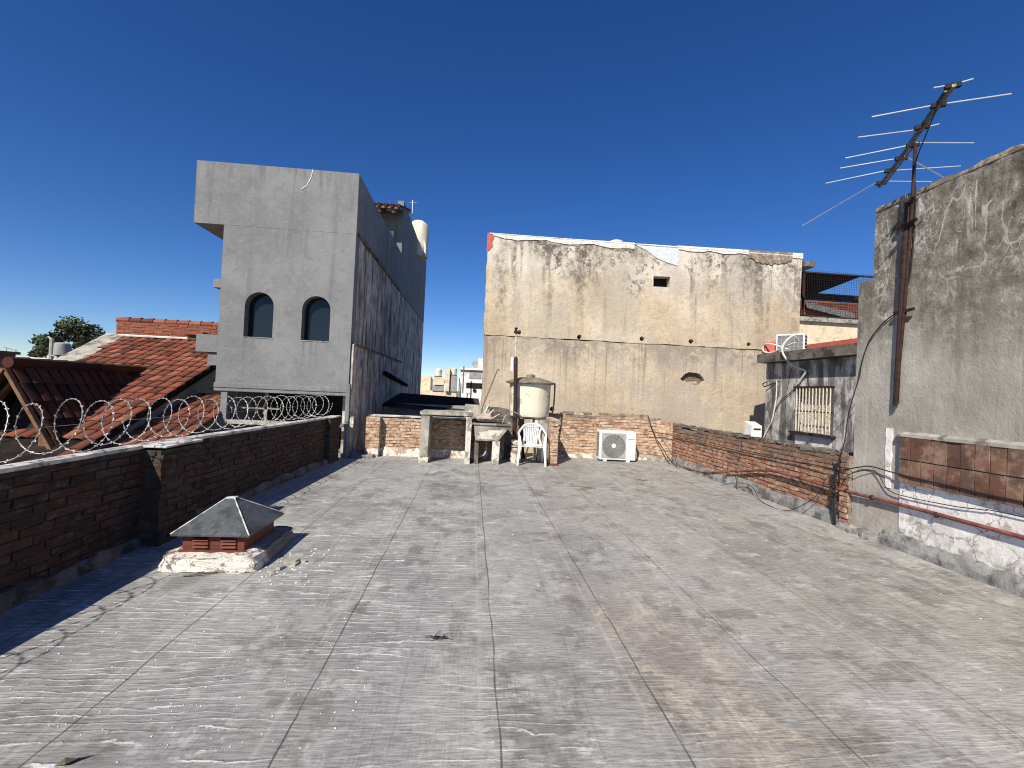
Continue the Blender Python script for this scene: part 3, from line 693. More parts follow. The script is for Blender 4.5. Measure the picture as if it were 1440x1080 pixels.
for i in range(15):
    z = random.uniform(.12, .8); y = 5.34+random.uniform(-.03, .05)
    w.tube([(4.58, y, z), (4.56+random.uniform(-.03, .02), y+random.uniform(-.06, .06), z+random.uniform(-.08, .08)), (4.6, y+random.uniform(-.08, .08), z+random.uniform(-.12, .12))], .006, 4)
w.tube(smoothpts([(4.6, 5.36, .02), (4.57, 5.35, .3), (4.59, 5.37, .55), (4.56, 5.33, .78)], 5), .018, 6)
tag(w.build('cable_bundle', MT['cable']), 'ragged black bundle of cables tied upright beside the pier', 'cables')

# antenna
AN = thing('tv_antenna', 'old rooftop TV antenna with bent aluminium rods on a rusty mast', 'antenna', (4.6, 4.5, 1.5))
w = MB(); w.tube([(4.605, 4.595, 1.53), (4.605, 4.53, 2.5), (4.61, 4.48, 3.6), (4.62, 4.47, 4.36)], .017, 10); w.build('mast', MT['rust'], AN, smooth=True)
w = MB(); w.tube([(4.615, 4.60, 1.55), (4.60, 4.56, 2.5), (4.59, 4.53, 3.2), (4.60, 4.52, 3.74)], .026, 8); w.build('support_pole', MT['rust'], AN, smooth=True)
for z in (2.55, 3.5):
    w = MB(); w.beam((4.6, 4.64, z), (4.6, 4.41, z+.015), .022, .03); w.beam((4.6, 4.55, z-.01), (4.66, 4.55, z-.01), .03, .03); w.build('wall_bracket', MT['rust'], AN)
w = MB(); w.beam((4.07, 3.60, 4.35), (5.1, 5.41, 4.35), .03, .024); w.beam((4.12, 3.72, 4.385), (4.62, 4.56, 4.385), .018, .02); w.beam((4.62, 4.5, 4.33), (5.0, 5.2, 4.31), .014, .016)
w.build('boom', MT['alum_dk'], AN)
els = [[(3.96, 3.68), (4.08, 3.62), (4.17, 3.53)], [(3.8, 4.14), (4.20, 3.89), (4.69, 3.65)], [(3.96, 4.48), (4.4, 4.27), (4.53, 4.14)], [(4.17, 4.88), (4.6, 4.53)], [(4.62, 4.47), (5.2, 4.38)],
       [(4.29, 5.1), (4.7, 4.81)], [(4.42, 5.48), (4.84, 5.07), (5.56, 4.82)], [(4.76, 4.73), (5.65, 5.09)], [(5.15, 6.85), (5.0, 5.35)], [(5.12, 5.29), (5.62, 5.21)]]
for e in els:
    w = MB(); w.tube([(x, y, 4.37) for x, y in e], .0065, 6); w.build('rod', MT['alum'], AN)
for (x, y) in ((4.08, 3.62), (4.22, 3.87), (4.4, 4.2), (4.62, 4.5), (4.75, 4.76), (4.88, 5.03), (5.05, 5.33)): w = MB(); w.obox((x, y, 4.36), (.87, -.5, 0), (.5, .87, 0), (0, 0, 1), .055, .02, .02); w.build('insulator', MT['dark'], AN)
w = MB(); w.tube(smoothpts([(4.23, 3.9, 4.33), (4.45, 4.2, 4.28), (4.58, 4.40, 4.2), (4.63, 4.49, 4.05), (4.64, 4.47, 3.8), (4.64, 4.5, 3.0), (4.63, 4.6, 2.6)], 5), .006, 6); w.build('lead', MT['cable'], AN)

# ------------------------------------------------------------------ roof vent
VT = thing('roof_vent', 'square roof vent with dull metal pyramid hood and red louvres on a white plaster curb', 'vent', (-1.98, 4.1, 0))
w = MB(); N = 10
def curbpt(i, j, k):
    x = -2.335+.70*i/N; y = 3.74+.78*j/N; z = .16*k/4; return [x, y, z]
bmq = bmesh.new(); bmesh.ops.create_cube(bmq, size=1); bmesh.ops.subdivide_edges(bmq, edges=bmq.edges, cuts=9, use_grid_fill=True)
vs = []
for v in bmq.verts:
    c = v.co; x, y, z = c.x, c.y, c.z
    rr = 1-.10*max(0, abs(x)*2-.8)*5*max(0, abs(y)*2-.8)*5*.5
    px, py = -1.985+x*.70*rr*(1.0+.10*(.5-z)*.5), 4.13+y*.80*rr*(1.0+.06*(.5-z))
    edge = max(abs(x), abs(y))*2
    pz = .064+z*.128-(.022*max(0, edge-.85)/.15 if z > .45 else 0)
    vs.append((px+random.uniform(-.011, .011), py+random.uniform(-.011, .011), pz+random.uniform(-.009, .007)))
w.add(vs, [tuple(v.index for v in f.verts) for f in bmq.faces], .5); bmq.free()
kk = M('flaking_white_curb_plaster')
col = kk.ramp(kk.noise(6, 7, .7), [(.3, (.50, .46, .40)), (.6, (.74, .72, .67))])
col = kk.mix(kk.mr(kk.noise(7, 6, .7, off=4), .56, .64, 0, .85), col, (.17, .13, .10))
q = kk.m('ADD', kk.xyz()[1], kk.m('MULTIPLY', kk.noise(6, 5, .6), .3)); q2 = kk.mr(q, 4.05, 4.16)
col = kk.mix(kk.m('MULTIPLY', q2, .85), col, (.16, .135, .12))
w.build('curb', kk.out(col, .92, kk.noise(14, 6, .7), 1.0, .02), VT, smooth=True)
w = MB(); w.box((-2.225, 3.82, .11), (-1.755, 4.36, .275)); bx = w.build('louvre_box', MT['louvre'], VT, bevel=.004)
for x0 in (-2.14, -1.93):
    w = MB()
    for z in (.158, .185, .212, .236): w.hexa([(x0, 3.798, z), (x0+.115, 3.798, z), (x0+.115, 3.819, z+.004), (x0, 3.819, z+.004), (x0, 3.802, z+.004), (x0+.115, 3.802, z+.004), (x0+.115, 3.819, z+.017), (x0, 3.819, z+.017)])
    w.build('louvre', MT['louvre'], bx)
w = MB(); w.box((-2.24, 3.80, .122), (-1.74, 3.818, .140)); w.build('lower_lip', MT['louvre'], VT)
w = MB(); hb = [(-2.285, 3.765, .272), (-1.70, 3.765, .272), (-1.70, 4.43, .272), (-2.285, 4.43, .272)]; ap = [(-2.045, 4.08, .48), (-1.975, 4.08, .48), (-1.975, 4.12, .48), (-2.045, 4.12, .48)]
w.add(hb+ap+[(x, y, z-.014) for x, y, z in hb], [(0, 1, 5, 4), (1, 2, 6, 5), (2, 3, 7, 6), (3, 0, 4, 7), (4, 5, 6, 7), (8, 9, 1, 0), (9, 10, 2, 1), (10, 11, 3, 2), (11, 8, 0, 3), (11, 10, 9, 8)], .5)
hd = w.build('hood', MT['hat'], VT)
w = MB()
for a, b in zip(hb, ap): w.tube([Vector(a)+Vector((0, 0, .002)), Vector(b)+Vector((0, 0, .004))], .0055, 6)
w.box((-2.05, 4.075, .478), (-1.97, 4.125, .492), .004)
w.build('seam', MT['seam'], hd)  # pale colour paints the sunlight caught on the hood's rims
w = MB(); w.tube(smoothpts([(-2.09, 3.62, .012), (-2.0, 3.64, .02), (-1.9, 3.70, .012)], 4), .007, 5); tag(w.build('stick', MT['wood_gray']), 'short dark stick lying in front of the roof vent', 'stick')

# flakes and rubble on the floor
w = MB()
def flake(x, y, s, hz):
    a = random.uniform(0, 6.28); pts = []
    for k in range(5):
        t = a+k*1.257; rr = s*random.uniform(.5, 1.1); pts.append((x+rr*math.cos(t), y+rr*math.sin(t)*.7, .003+random.uniform(0, hz)))
    b = [(p[0], p[1], .001) for p in pts]
    w.add(b+pts, [(5, 6, 7, 8, 9), (0, 1, 6, 5), (1, 2, 7, 6), (2, 3, 8, 7), (3, 4, 9, 8), (4, 0, 5, 9)], .5)
for i in range(170):
    d = abs(random.gauss(0, .9)); x = random.uniform(-2.3, -.4); y = 1.9+abs(random.gauss(0, .95))
    if -2.4 < x < -1.6 and y > 3.7: continue
    flake(x, y, random.uniform(.002, .0055), .002)
for i in range(50): flake(random.uniform(-1.6, -1.15), random.uniform(3.5, 4.3), random.uniform(.003, .011), .006)
for i in range(70): flake(random.uniform(-2, 4.3), random.uniform(2, 9), random.uniform(.003, .007), .003)
tag(w.build('paint_flakes', MT['chips']), 'scattered small white paint flakes on the terrace floor', 'debris', kind='stuff')
w = MB()
for (x, y, s) in ((-1.46, 3.80, .035), (-1.38, 3.88, .03), (-1.42, 3.92, .05), (-1.34, 3.95, .028), (-1.5, 3.72, .025), (-1.47, 3.68, .022)):
    w.obox((x, y, s*.35), (math.cos(x*40), math.sin(x*40), .1), (-math.sin(x*40), math.cos(x*40), 0), (0, .1, 1), s, s*.55, s*.3)
tag(w.build('plaster_rubble', MT['conc']), 'few grey plaster crumbs beside the right side of the roof vent', 'rubble', kind='stuff')
w = MB()
for i in range(9):
    a = [(-.14+random.gauss(0, .04), 2.78+random.gauss(0, .022), random.uniform(.002, .012)) for _ in range(4)]
    w.tube(smoothpts(a, 4), .0011, 4)
tag(w.build('wire_scrap', MT['dark']), 'small tangle of black wire on the floor in the foreground', 'wire')
w = MB(); a = (-1.47, 1.90)
w.add([(a[0]-.045, a[1]-.015, .003), (a[0], a[1]-.02, .014), (a[0]+.05, a[1]+.02, .022), (a[0]+.01, a[1]+.024, .004), (a[0]-.02, a[1]+.006, .02)], [(0, 1, 4), (1, 2, 3, 4), (4, 3, 0)], .5)
tag(w.build('dry_leaf', MT['wood_gray']), 'dark curled leaf on the floor at the bottom left', 'leaf')
for (x, y, l, lab) in ((1.95, 7.2, .18, 'thin bent twig lying on the floor in front of the brick stub'), (3.15, 8.0, .13, 'short twig on the floor in front of the big condenser')):
    w = MB(); w.tube([(x-l, y+.12, .006), (x, y, .01), (x+l*.6, y+.02, .006)], .006, 5); tag(w.build('twig', MT['wood_gray']), lab, 'twig', 'twigs on the terrace floor')

# ------------------------------------------------------------------ concrete table, sink, chair
TB = thing('concrete_table', 'weathered concrete washing table open below, against the low brick wall', 'table', (-.5, 9.6, 0))
w = MB(); w.box((-1.02, 9.18, .955), (.03, 9.98, 1.03), .012); w.build('slab', MT['conc'], TB, bevel=.012)
w = MB(); w.box((-1.0, 9.2, .12), (-.83, 9.97, .953), .008); w.build('leg', MT['conc'], TB, bevel=.01)
w = MB(); w.box((-1.005, 9.195, 0), (-.825, 9.98, .118), .008); w.build('leg_base', MT['conc_lt'], TB)
w = MB(); w.box((-.1, 9.2, 0), (.015, 9.97, .953), .007); w.build('leg', MT['conc_lt'], TB, bevel=.008)
SK = thing('laundry_sink', 'grey concrete laundry trough with white patch on its sloping front', 'sink', (.38, 9.5, 0))
w = MB()
o = [(.06, 9.2, .80), (.80, 9.2, .80), (.80, 9.75, .80), (.06, 9.75, .80)]; bt = [(.10, 9.24, .48), (.56, 9.24, .48), (.56, 9.75, .48), (.10, 9.75, .48)]
i1 = [(.11, 9.26, .80), (.75, 9.26, .80), (.75, 9.70, .80), (.11, 9.70, .80)]; i2 = [(.16, 9.3, .54), (.54, 9.3, .54), (.54, 9.68, .54), (.16, 9.68, .54)]
fs = []
for k in range(4):
    n_ = (k+1) % 4; fs += [(k, n_, 4+n_, 4+k), (k, n_, 8+n_, 8+k), (8+k, 8+n_, 12+n_, 12+k)]
fs += [(4, 5, 6, 7), (12, 13, 14, 15)]; w.add(o+bt+i1+i2, fs, .5); w.build('trough', MT['conc'], SK)
w = MB(); w.box((.03, 9.17, .80), (.83, 9.22, .835), .006); w.box((.03, 9.22, .80), (.09, 9.78, .835), .006); w.box((.77, 9.22, .80), (.83, 9.78, .835), .006); w.build('rim', MT['conc'], SK)
w = MB(); w.add([(.17, 9.214, .70), (.66, 9.21, .70), (.555, 9.231, .51), (.14, 9.231, .51)], [(0, 1, 2, 3)], .5); w.build('white_patch', MT['conc_lt'], SK)
w = MB(); w.box((.455, 9.25, 0), (.60, 9.7, .478), .008); w.build('leg', MT['conc_lt'], SK, bevel=.006)
w = MB(); w.box((.09, 9.3, 0), (.18, 9.7, .478), .006); w.build('leg', MT['conc_dk'], SK, bevel=.006)
w = MB(); w.tube(smoothpts([(.335, 9.5, .49), (.335, 9.5, .28), (.31, 9.5, .17), (.22, 9.5, .13), (.12, 9.55, .14)], 5), .021, 10); w.build('drain_pipe', MT['conc'], SK, smooth=True)
# white chair
CH = thing('plastic_chair', 'white slatted-back plastic armchair facing out in front of the tank', 'chair', (1.28, 9.5, 0))
def chp(x, y, z):
    a = R(-6); x2 = x*math.cos(a)-y*math.sin(a); y2 = x*math.sin(a)+y*math.cos(a); return Vector((1.29+x2, 9.48+y2, z))
def bar(mbx, pts, w_, t_):
    P = [chp(*p) for p in pts]
    for a, b in zip(P, P[1:]): mbx.beam(a, b, w_, t_, up=(0, 1, .01))
w = MB(); sv = []
for j in range(7):
    for i in range(9):
        u, v = i/8-.5, j/6; x = u*(.46-.06*v); y = -.22+.40*v; z = .42-.035*math.sin(math.pi*v)*(1-abs(u))-.02*v+(.012 if abs(u) > .45 else 0)-(.02 if j == 0 else 0); sv.append((x, y, z))
fsq = [(j*9+i, j*9+i+1, (j+1)*9+i+1, (j+1)*9+i) for j in range(6) for i in range(8)]
w.add([chp(*p) for p in sv]+[chp(p[0], p[1], p[2]-.012) for p in sv], fsq+[tuple(63+q for q in f[::-1]) for f in fsq], .5)
bar(w, [(-.235, -.225, .39), (.235, -.225, .39)], .012, .06)
w.build('seat', MT['pvc'], CH, fix=False)
for sx in (-1, 1):
    w = MB(); P = [chp(sx*.285, -.27, 0), chp(sx*.262, -.245, .30), chp(sx*.25, -.235, .42), chp(sx*.268, -.21, .60)]
    for (a, b, wa, wb_) in ((P[0], P[1], .038, .055), (P[1], P[2], .055, .075), (P[2], P[3], .07, .05)):
        xx = (chp(1, 0, 0)-chp(0, 0, 0)); yy = (chp(0, 1, 0)-chp(0, 0, 0)); q = []
        for p_, ww in ((a, wa), (b, wb_)): q += [p_-xx*ww/2-yy*.022, p_+xx*ww/2-yy*.022, p_+xx*ww/2+yy*.022, p_-xx*ww/2+yy*.022]
        w.hexa(q)
    w.build('leg', MT['pvc'], CH)
    w = MB(); bar(w, [(sx*.245, .27, 0), (sx*.215, .20, .40)], .04, .035); w.build('leg', MT['pvc'], CH)
    w = MB(); w.tube([chp(*p) for p in smoothpts([(sx*.272, -.22, .595), (sx*.285, -.12, .635), (sx*.28, .03, .65), (sx*.245, .16, .70), (sx*.2, .22, .76)], 4)], [.02]*4+[.026]*8+[.022]*5, 8); w.build('armrest', MT['pvc'], CH, smooth=True)
w = MB(); w.tube([chp(*p) for p in smoothpts([(-.20, .17, .40), (-.16, .2, .52), (-.165, .225, .66), (-.2, .245, .745), (-.14, .26, .80), (0, .27, .825), (.14, .26, .80), (.2, .245, .745), (.165, .225, .66), (.16, .2, .52), (.20, .17, .40)], 4)], .024, 8)
for k in range(7):
    x = (k-3)*.042; bar(w, [(x*.8, .185, .40), (x*.9, .222, .62), (x*1.1, .262, .80)], .026, .008)
bar(w, [(-.15, .255, .765), (.15, .255, .765)], .012, .05)
w.build('backrest', MT['pvc'], CH, smooth=True)

# rubble block, low blackened wall, debris
w = MB()
for k in range(9): w.box((.86+random.uniform(0, .03), 9.48, .055*k), (1.04+random.uniform(-.03, .03), 9.72, .055*k+.05), .012)
tag(w.build('mortar_covered_block', MT['plinth']), 'pile of mortar covered bricks between sink and white chair', 'bricks')
w = MB(); w.box((-.15, 10.24, 0), (.40, 10.5, 1.16), .012); tag(w.build('concrete_block', MT['conc'], bevel=.012), 'square grey concrete block behind the table', 'block')
w = MB(); top = [(.41, 1.12), (.6, 1.13), (.8, 1.10), (.95, 1.06), (1.1, .9), (1.2, .75)]
w.plate([(.41, 0), (1.2, 0)]+top[::-1], [], .2, lambda u, v, q: (u, 10.24+q, v)); tag(w.build('stained_low_wall', MT['conc_dk']), 'low black stained wall behind the sink and post', 'wall')
def cloth(name, label, cx, cy, cz, sx, sy, h, mat, seed):
    rg = random.Random(seed); w = MB(); n = 9; vs = []
    for j in range(n+1):
        for i in range(n+1):
            u, v = i/n-.5, j/n-.5; e = max(0, 1-4*max(u*u, v*v))
            vs.append((cx+u*sx+rg.uniform(-.02, .02), cy+v*sy+rg.uniform(-.02, .02), cz+h*e*rg.uniform(.35, 1)))
    w.add(vs, [(j*(n+1)+i, j*(n+1)+i+1, (j+1)*(n+1)+i+1, (j+1)*(n+1)+i) for j in range(n) for i in range(n)], .5)
    return tag(w.build(name, MT[mat], smooth=True), label, 'rag', 'rags on the board behind the sink')
w = MB(); w.box((.04, 9.62, .84), (.72, 9.96, .885), .01); tag(w.build('dark_board', MT['conc_dk']), 'dark grimy board lying over the back of the sink', 'board')
cloth('crumpled_rag', 'dusty pink rag heaped on the dark board above the sink', .28, 9.8, .885, .36, .24, .16, 'rag', 3)
cloth('crumpled_rag', 'small pale crumpled sack at the left end of the dark board', .02, 9.82, 1.03, .2, .2, .06, 'conc_lt', 5)
SP = MB()
for (p, q) in (((.22, 9.75, .9), (.36, 9.9, 1.17)), ((.3, 9.72, .9), (.48, 9.85, 1.1)), ((.42, 9.7, .9), (.6, 9.8, 1.0)), ((.38, 9.85, .9), (.33, 9.9, 1.2))): SP.beam(p, q, .03, .012)
tag(SP.build('broken_slats', MT['barwhite']), 'few pale broken slats sticking up behind the sink', 'scrap wood')
w = MB(); w.tube([(.20, 9.95, .9), (.24, 10.05, 1.15), (.52, 10.15, 1.93)], .014, 8); w.tube(smoothpts([(.52, 10.15, 1.93), (.545, 10.15, 1.97), (.58, 10.15, 1.965)], 4), .016, 8)
tag(w.build('leaning_pole', MT['wood_gray']), 'thin dark pole leaning against the block left of the tank', 'pole')
PO = thing('rusty_post', 'dark rusty post with thin white pipe and elbow on top, before the tank', 'post', (.93, 9.85, 0))
w = MB(); w.tube([(.955, 9.85, .1), (.94, 9.85, 1.2), (.905, 9.85, 2.2), (.90, 9.85, 2.26)], [.045, .045, .045, .03], 10); w.build('shaft', MT['rust'], PO, smooth=True)
w = MB(); w.tube([(.90, 9.85, 2.2), (.885, 9.85, 2.78)], .017, 8); w.build('riser', MT['barwhite'], PO)
w = MB(); w.tube([(.84, 9.85, 2.80), (.95, 9.85, 2.79)], .03, 8); w.tube([(.885, 9.85, 2.76), (.88, 9.85, 2.88)], .028, 8); w.tube([(.93, 9.82, 2.79), (.97, 9.80, 2.79)], .045, 8); w.tube([(.85, 9.85, 2.88), (.92, 9.85, 2.885)], .016, 6); w.build('fitting', MT['rust'], PO)
w = MB(); w.box((.80, 9.86, 1.95), (.85, 9.9, 2.25)); w.build('white_sleeve', MT['white'], PO)
# red supply pipes
w = MB(); w.tube(smoothpts([(.99, 9.6, .05), (.98, 9.6, .5), (.985, 9.6, .95)], 4), .014, 8); w.tube([(.92, 9.62, .05), (.92, 9.62, .6)], .012, 8); w.tube([(.8, 9.6, .55), (1.06, 9.6, .56)], .013, 8); w.lathe([(.03, -.015), (.034, 0), (.03, .015)], (1.02, 9.56, .58), 10, axis='y')
tag(w.build('supply_pipes', MT['redpipe'], smooth=True), 'upright red supply pipes with a valve left of the chair', 'pipes')
cable('grey_hose', 'pale grey hose bent over the pipes below the tank', [(.66, 9.6, .82), (.72, 9.62, .98), (.85, 9.65, 1.07), (1.0, 9.7, 1.02), (1.1, 9.85, .95)], .013, 'conc', 'hose')
# tank
TK = thing('water_tank', 'round cream fibre-cement water tank with dark lid in front of the big wall', 'water tank', (1.3, 10.35, .9))
w = MB(); w.lathe([(.40, .93), (.445, .96), (.458, 1.02), (.464, 1.2), (.47, 1.62), (.475, 1.70)], (1.31, 10.35, 0), 40); w.build('shell', MT['tank'], TK, smooth=True)
w = MB(); w.lathe([(.49, 1.685), (.555, 1.70), (.56, 1.725), (.46, 1.77), (.25, 1.83), (.1, 1.85), (.10, 1.89), (.06, 1.91)], (1.31, 10.35, 0), 40); w.build('lid', MT['tank_lid'], TK, smooth=True)
w = MB(); w.tube(smoothpts([(1.72, 10.2, 1.72), (1.82, 10.18, 1.72), (1.85, 10.18, 1.66), (1.845, 10.18, 1.3), (1.82, 10.2, 1.0), (1.80, 10.2, .9)], 4), .02, 8); w.build('overflow_pipe', MT['rust'], TK, smooth=True)
TS = thing('tank_stand', 'rough concrete pillar and slab carrying the cream water tank', 'stand', (1.4, 10.2, 0))
w = MB(); w.box((1.47, 9.75, 0), (1.66, 10.6, .9), .015); w.build('pillar', MT['conc'], TS, bevel=.015)
w = MB(); w.box((1.02, 10.2, 0), (1.2, 10.6, .9), .015); w.build('pillar', MT['conc_dk'], TS)
w = MB(); w.box((.98, 10.0, .9), (1.72, 10.7, .932), .01); w.build('slab', MT['conc_dk'], TS)
w = MB(); w.hexa([(1.36, 9.9, .55), (1.49, 9.9, .0), (1.49, 10.3, 0), (1.36, 10.3, .55), (1.40, 9.9, .9), (1.56, 9.9, .9), (1.56, 10.3, .9), (1.40, 10.3, .9)]); w.build('sloping_prop', MT['conc_lt'], TS)
w = MB(); w.tube(smoothpts([(1.2, 9.95, .05), (1.16, 9.9, .25), (1.2, 9.9, .4), (1.3, 9.95, .45)], 5), .02, 8); tag(w.build('black_hose', MT['cable']), 'black hose curled behind the legs of the white chair', 'hose')
w = MB(); w.tube(smoothpts([(1.86, 10.65, 1.02), (1.95, 10.55, 1.0), (2.0, 10.5, .9), (1.93, 10.5, .82), (1.86, 10.6, .85)], 5), .012, 6); w.lathe([(.03, 0), (.06, .03), (.05, .08), (.02, .1)], (1.9, 10.7, 1.08), 10)
tag(w.build('tap_fitting', MT['cable']), 'black pipe stub and loop on top of the brick wall right of the tank', 'fitting')

# ------------------------------------------------------------------ condensers
def condenser(name, label, group):
    """front faces -y, origin at centre of base front"""
    t = thing(name, label, 'air conditioner', (0, 0, 0), group)
    w = MB(); w.box((-.425, 0, .035), (.425, .32, .70)); cs = w.build('casing', MT['casing'], t, bevel=.02)
    w = MB(); w.box((-.375, -.008, .075), (.19, .004, .65)); gp = w.build('grille_panel', MT['grey_pl'], t, bevel=.004)
    w = MB(); w.lathe([(.262, .0), (.262, .003)], (-.095, -.009, .36), 40, axis='y'); w.build('fan_opening', MT['dark'], t)
    w = MB()
    for k in range(1, 14): rr = .05+k*.0165; w.tube([(-.095+rr*math.cos(a*math.pi/20), -.018, .36+rr*math.sin(a*math.pi/20)) for a in range(40)], .0048, 4, True)
    for k in range(16):
        a = k*math.pi/8; w.tube([(-.095+.05*math.cos(a), -.016, .36+.05*math.sin(a)), (-.095+.265*math.cos(a+.15), -.016, .36+.265*math.sin(a+.15))], .003, 4)
    w.build('fan_guard', MT['grey_pl'], t)
    w = MB(); w.lathe([(.052, .012), (.052, .02), (.046, .026)], (-.095, 0, .36), 24, axis='y'); w.build('fan_hub', MT['casing'], t)
    w = MB()
    for z in (.24, .19, .14): w.box((.22, -.004, z), (.40, .003, z+.004))
    w.build('panel_groove', MT['grey_pl'], t)
    w = MB(); w.box((.225, -.003, .515), (.385, .003, .535)); w.build('badge', MT['grey_pl'], t)
    w = MB()
    for k in range(14):
        z = .1+k*.04; w.box((-.4285, .04, z), (-.42, .27, z+.02))
    w.build('side_louvre', MT['dark'], t)
    w = MB(); w.box((.426, .1, .06), (.475, .25, .24)); w.build('valve_cover', MT['casing'], t, bevel=.01)
    for x in (-.28, .25): w = MB(); w.box((x-.04, .0, 0), (x+.04, .32, .037)); w.build('foot', MT['casing'], t)
    return t
ac = condenser('condenser_unit', 'big ivory air-conditioner condenser with round grey fan grille by the brick wall', None)
ac.location = (3.37, 10.2, 0); ac.rotation_euler = (0, 0, R(-3))
ac2 = thing('condenser_unit', 'small white condenser with square grid sides up on the dark roof edge', 'air conditioner', (7.3, 10.1, 2.55))
w = MB(); ca, sa = math.cos(R(-48)), math.sin(R(-48))
ux, uy = Vector((ca, sa, 0)), Vector((-sa, ca, 0)); c0 = Vector((7.35, 10.0, 2.86)); S_ = .72
w.obox(c0, ux, uy, (0, 0, 1), .29, .13, .26); w.build('casing', MT['casing'], ac2, bevel=.01)
w = MB(); w.obox(c0-uy*.132, ux, uy, (0, 0, 1), .255, .004, .225); w.build('rear_fins', MT['fins'], ac2)
w = MB()
for k in range(7): w.obox(c0-uy*.138+ux*(-.255+.085*k), ux, uy, (0, 0, 1), .004, .003, .228)
for k in range(6): w.obox(c0-uy*.138+Vector((0, 0, -.225+.09*k)), ux, uy, (0, 0, 1), .258, .003, .004)
w.build('guard_grid', MT['grey_pl'], ac2)
for q in (-.055, .05):
    for k in range(6): w = MB(); w.obox(c0+ux*.292+uy*q+Vector((0, 0, -.19+.076*k)), ux, uy, (0, 0, 1), .004, .038, .022); w.build('side_slot', MT['dark'], ac2)

# ------------------------------------------------------------------ grey building
GB = thing('grey_building', 'tall narrow grey rendered house with two arched windows and overhanging top', 'building', (-3.8, 12, -4))
def arch(cx, z0, w_, h, n=14):
    r = w_/2; p = [(cx-r, z0), (cx+r, z0)]
    for i in range(n+1):
        a = math.pi*i/n; p.append((cx+r*math.cos(a), z0+h-r+r*math.sin(a)))
    return p
W1 = arch(-4.375, 2.36, .56, .92); W2 = arch(-3.255, 2.35, .56, .92)
w = MB(); w.plate([(-5.14, 1.30), (-2.54, 1.30), (-2.54, 4.66), (-5.14, 4.66)], [W1, W2], .3, lambda u, v, q: (u, 9.6+q, v))
w.box((-5.72, 9.597, 4.60), (-2.537, 12.8, 5.86)); w.box((-5.139, 9.9, -4), (-4.84, 20, 4.6)); w.box((-5.14, 9.9, 1.30), (-2.6, 20, 1.5))
w.build('front_wall', MT['gray'], GB)
w = MB(); w.box((-2.72, 9.901, -4), (-2.545, 22.6, 4.62)); w.box((-5.0, 22.3, -4), (-2.73, 22.6, 7.0)); w.build('party_wall', MT['side'], GB)
w = MB(); w.box((-2.70, 12.801, 4.62), (-2.52, 15.1, 5.85)); w.box((-2.72, 15.101, 4.63), (-2.522, 22.4, 7.58)); w.box((-5.1, 12.81, 4.61), (-2.71, 15.0, 4.7)); w.build('roof_parapet', MT['gray'], GB)
w = MB(); w.box((-2.53, 9.64, -4), (-2.485, 15.9, 2.33)); w.build('old_neighbour_scar', MT['side'], GB)
w = MB(); w.box((-2.545, 9.7, 4.60), (-2.495, 15.1, 4.66), .01); w.box((-2.49, 9.66, 2.31), (-2.46, 15.9, 2.36), .01); w.build('shade_toned_ledge', MT['conc_dk'], GB)  # dark material paints the shading of the ledges
w = MB(); w.box((-5.15, 9.555, 1.32), (-2.56, 9.6, 1.42)); w.box((-5.15, 9.57, 1.25), (-2.56, 9.9, 1.319)); w.build('sill_band', MT['gray'], GB, bevel=.012)
w = MB(); w.box((-5.55, 9.6, 2.02), (-5.142, 10.6, 2.37)); w.box((-5.34, 9.65, 1.76), (-5.143, 10.2, 2.0)); w.build('balcony_box', MT['gray'], GB)
w = MB(); w.box((-5.56, 10.1, 3.42), (-5.142, 11.2, 3.60)); w.build('side_ledge', MT['gray'], GB)
for a, cx, z0 in ((W1, -4.375, 2.36), (W2, -3.255, 2.35)):
    fr = MB(); inner = arch(cx, z0+.03, .50, .865); fr.plate(a, [inner], .05, lambda u, v, q: (u, 9.78+q, v)); fo = fr.build('window', MT['dark'], GB)
    g = MB(); g.plate(arch(cx, z0+.02, .52, .89), [], .01, lambda u, v, q: (u, 9.80+q, v)); g.build('pane', MT['glass'], fo)
    g = MB(); g.box((cx-.29, 9.59, z0-.012), (cx+.29, 9.78, z0+.004)); g.build('sill', MT['flash'], fo)
w = MB(); w.tube([(-3.47, 9.594, 5.86), (-3.48, 9.593, 5.75), (-3.5, 9.593, 5.68), (-3.52, 9.593, 5.62), (-3.55, 9.593, 5.57), (-3.565, 9.593, 5.52), (-3.62, 9.593, 5.48), (-3.67, 9.593, 5.44)], .009, 5); w.build('filled_crack', MT['chips'], GB)
w = MB(); w.box((-5.02, 9.60, -4), (-4.90, 9.75, 1.249)); w.build('porch_post', MT['gray'], GB)
w = MB(); w.box((-4.83, 11.2, -4), (-2.75, 11.3, 1.29)); w.build('porch_back_wall', MT['void'], GB)
w = MB(); w.box((-4.8, 9.9, .90), (-4.0, 9.93, .94)); w.box((-4.3, 9.9, .4), (-4.25, 9.94, 1.25)); w.box((-5.0, 9.62, .60), (-2.6, 9.72, .68)); w.build('porch_rail', MT['conc'], GB)
w = MB(); w.box((-2.545, 9.45, 0), (-2.47, 9.55, 1.5)); tag(w.build('grey_conduit', MT['gray']), 'square grey conduit up the corner of the grey house at the end of the parapet', 'conduit')
w = MB(); w.box((-2.46, 9.5, .62), (-2.38, 9.56, .84)); w.box((-2.455, 9.49, .64), (-2.425, 9.5, .82)); tag(w.build('meter_box', MT['conc_lt'], bevel=.005), 'tiny pale meter box beside the grey corner conduit', 'box')
cable('sagging_wire', 'thin black wire sagging from the grey conduit to the low brick wall', [(-2.46, 9.5, .95), (-2.35, 9.6, .7), (-2.25, 9.7, .56), (-2.2, 9.8, .5)], .008)
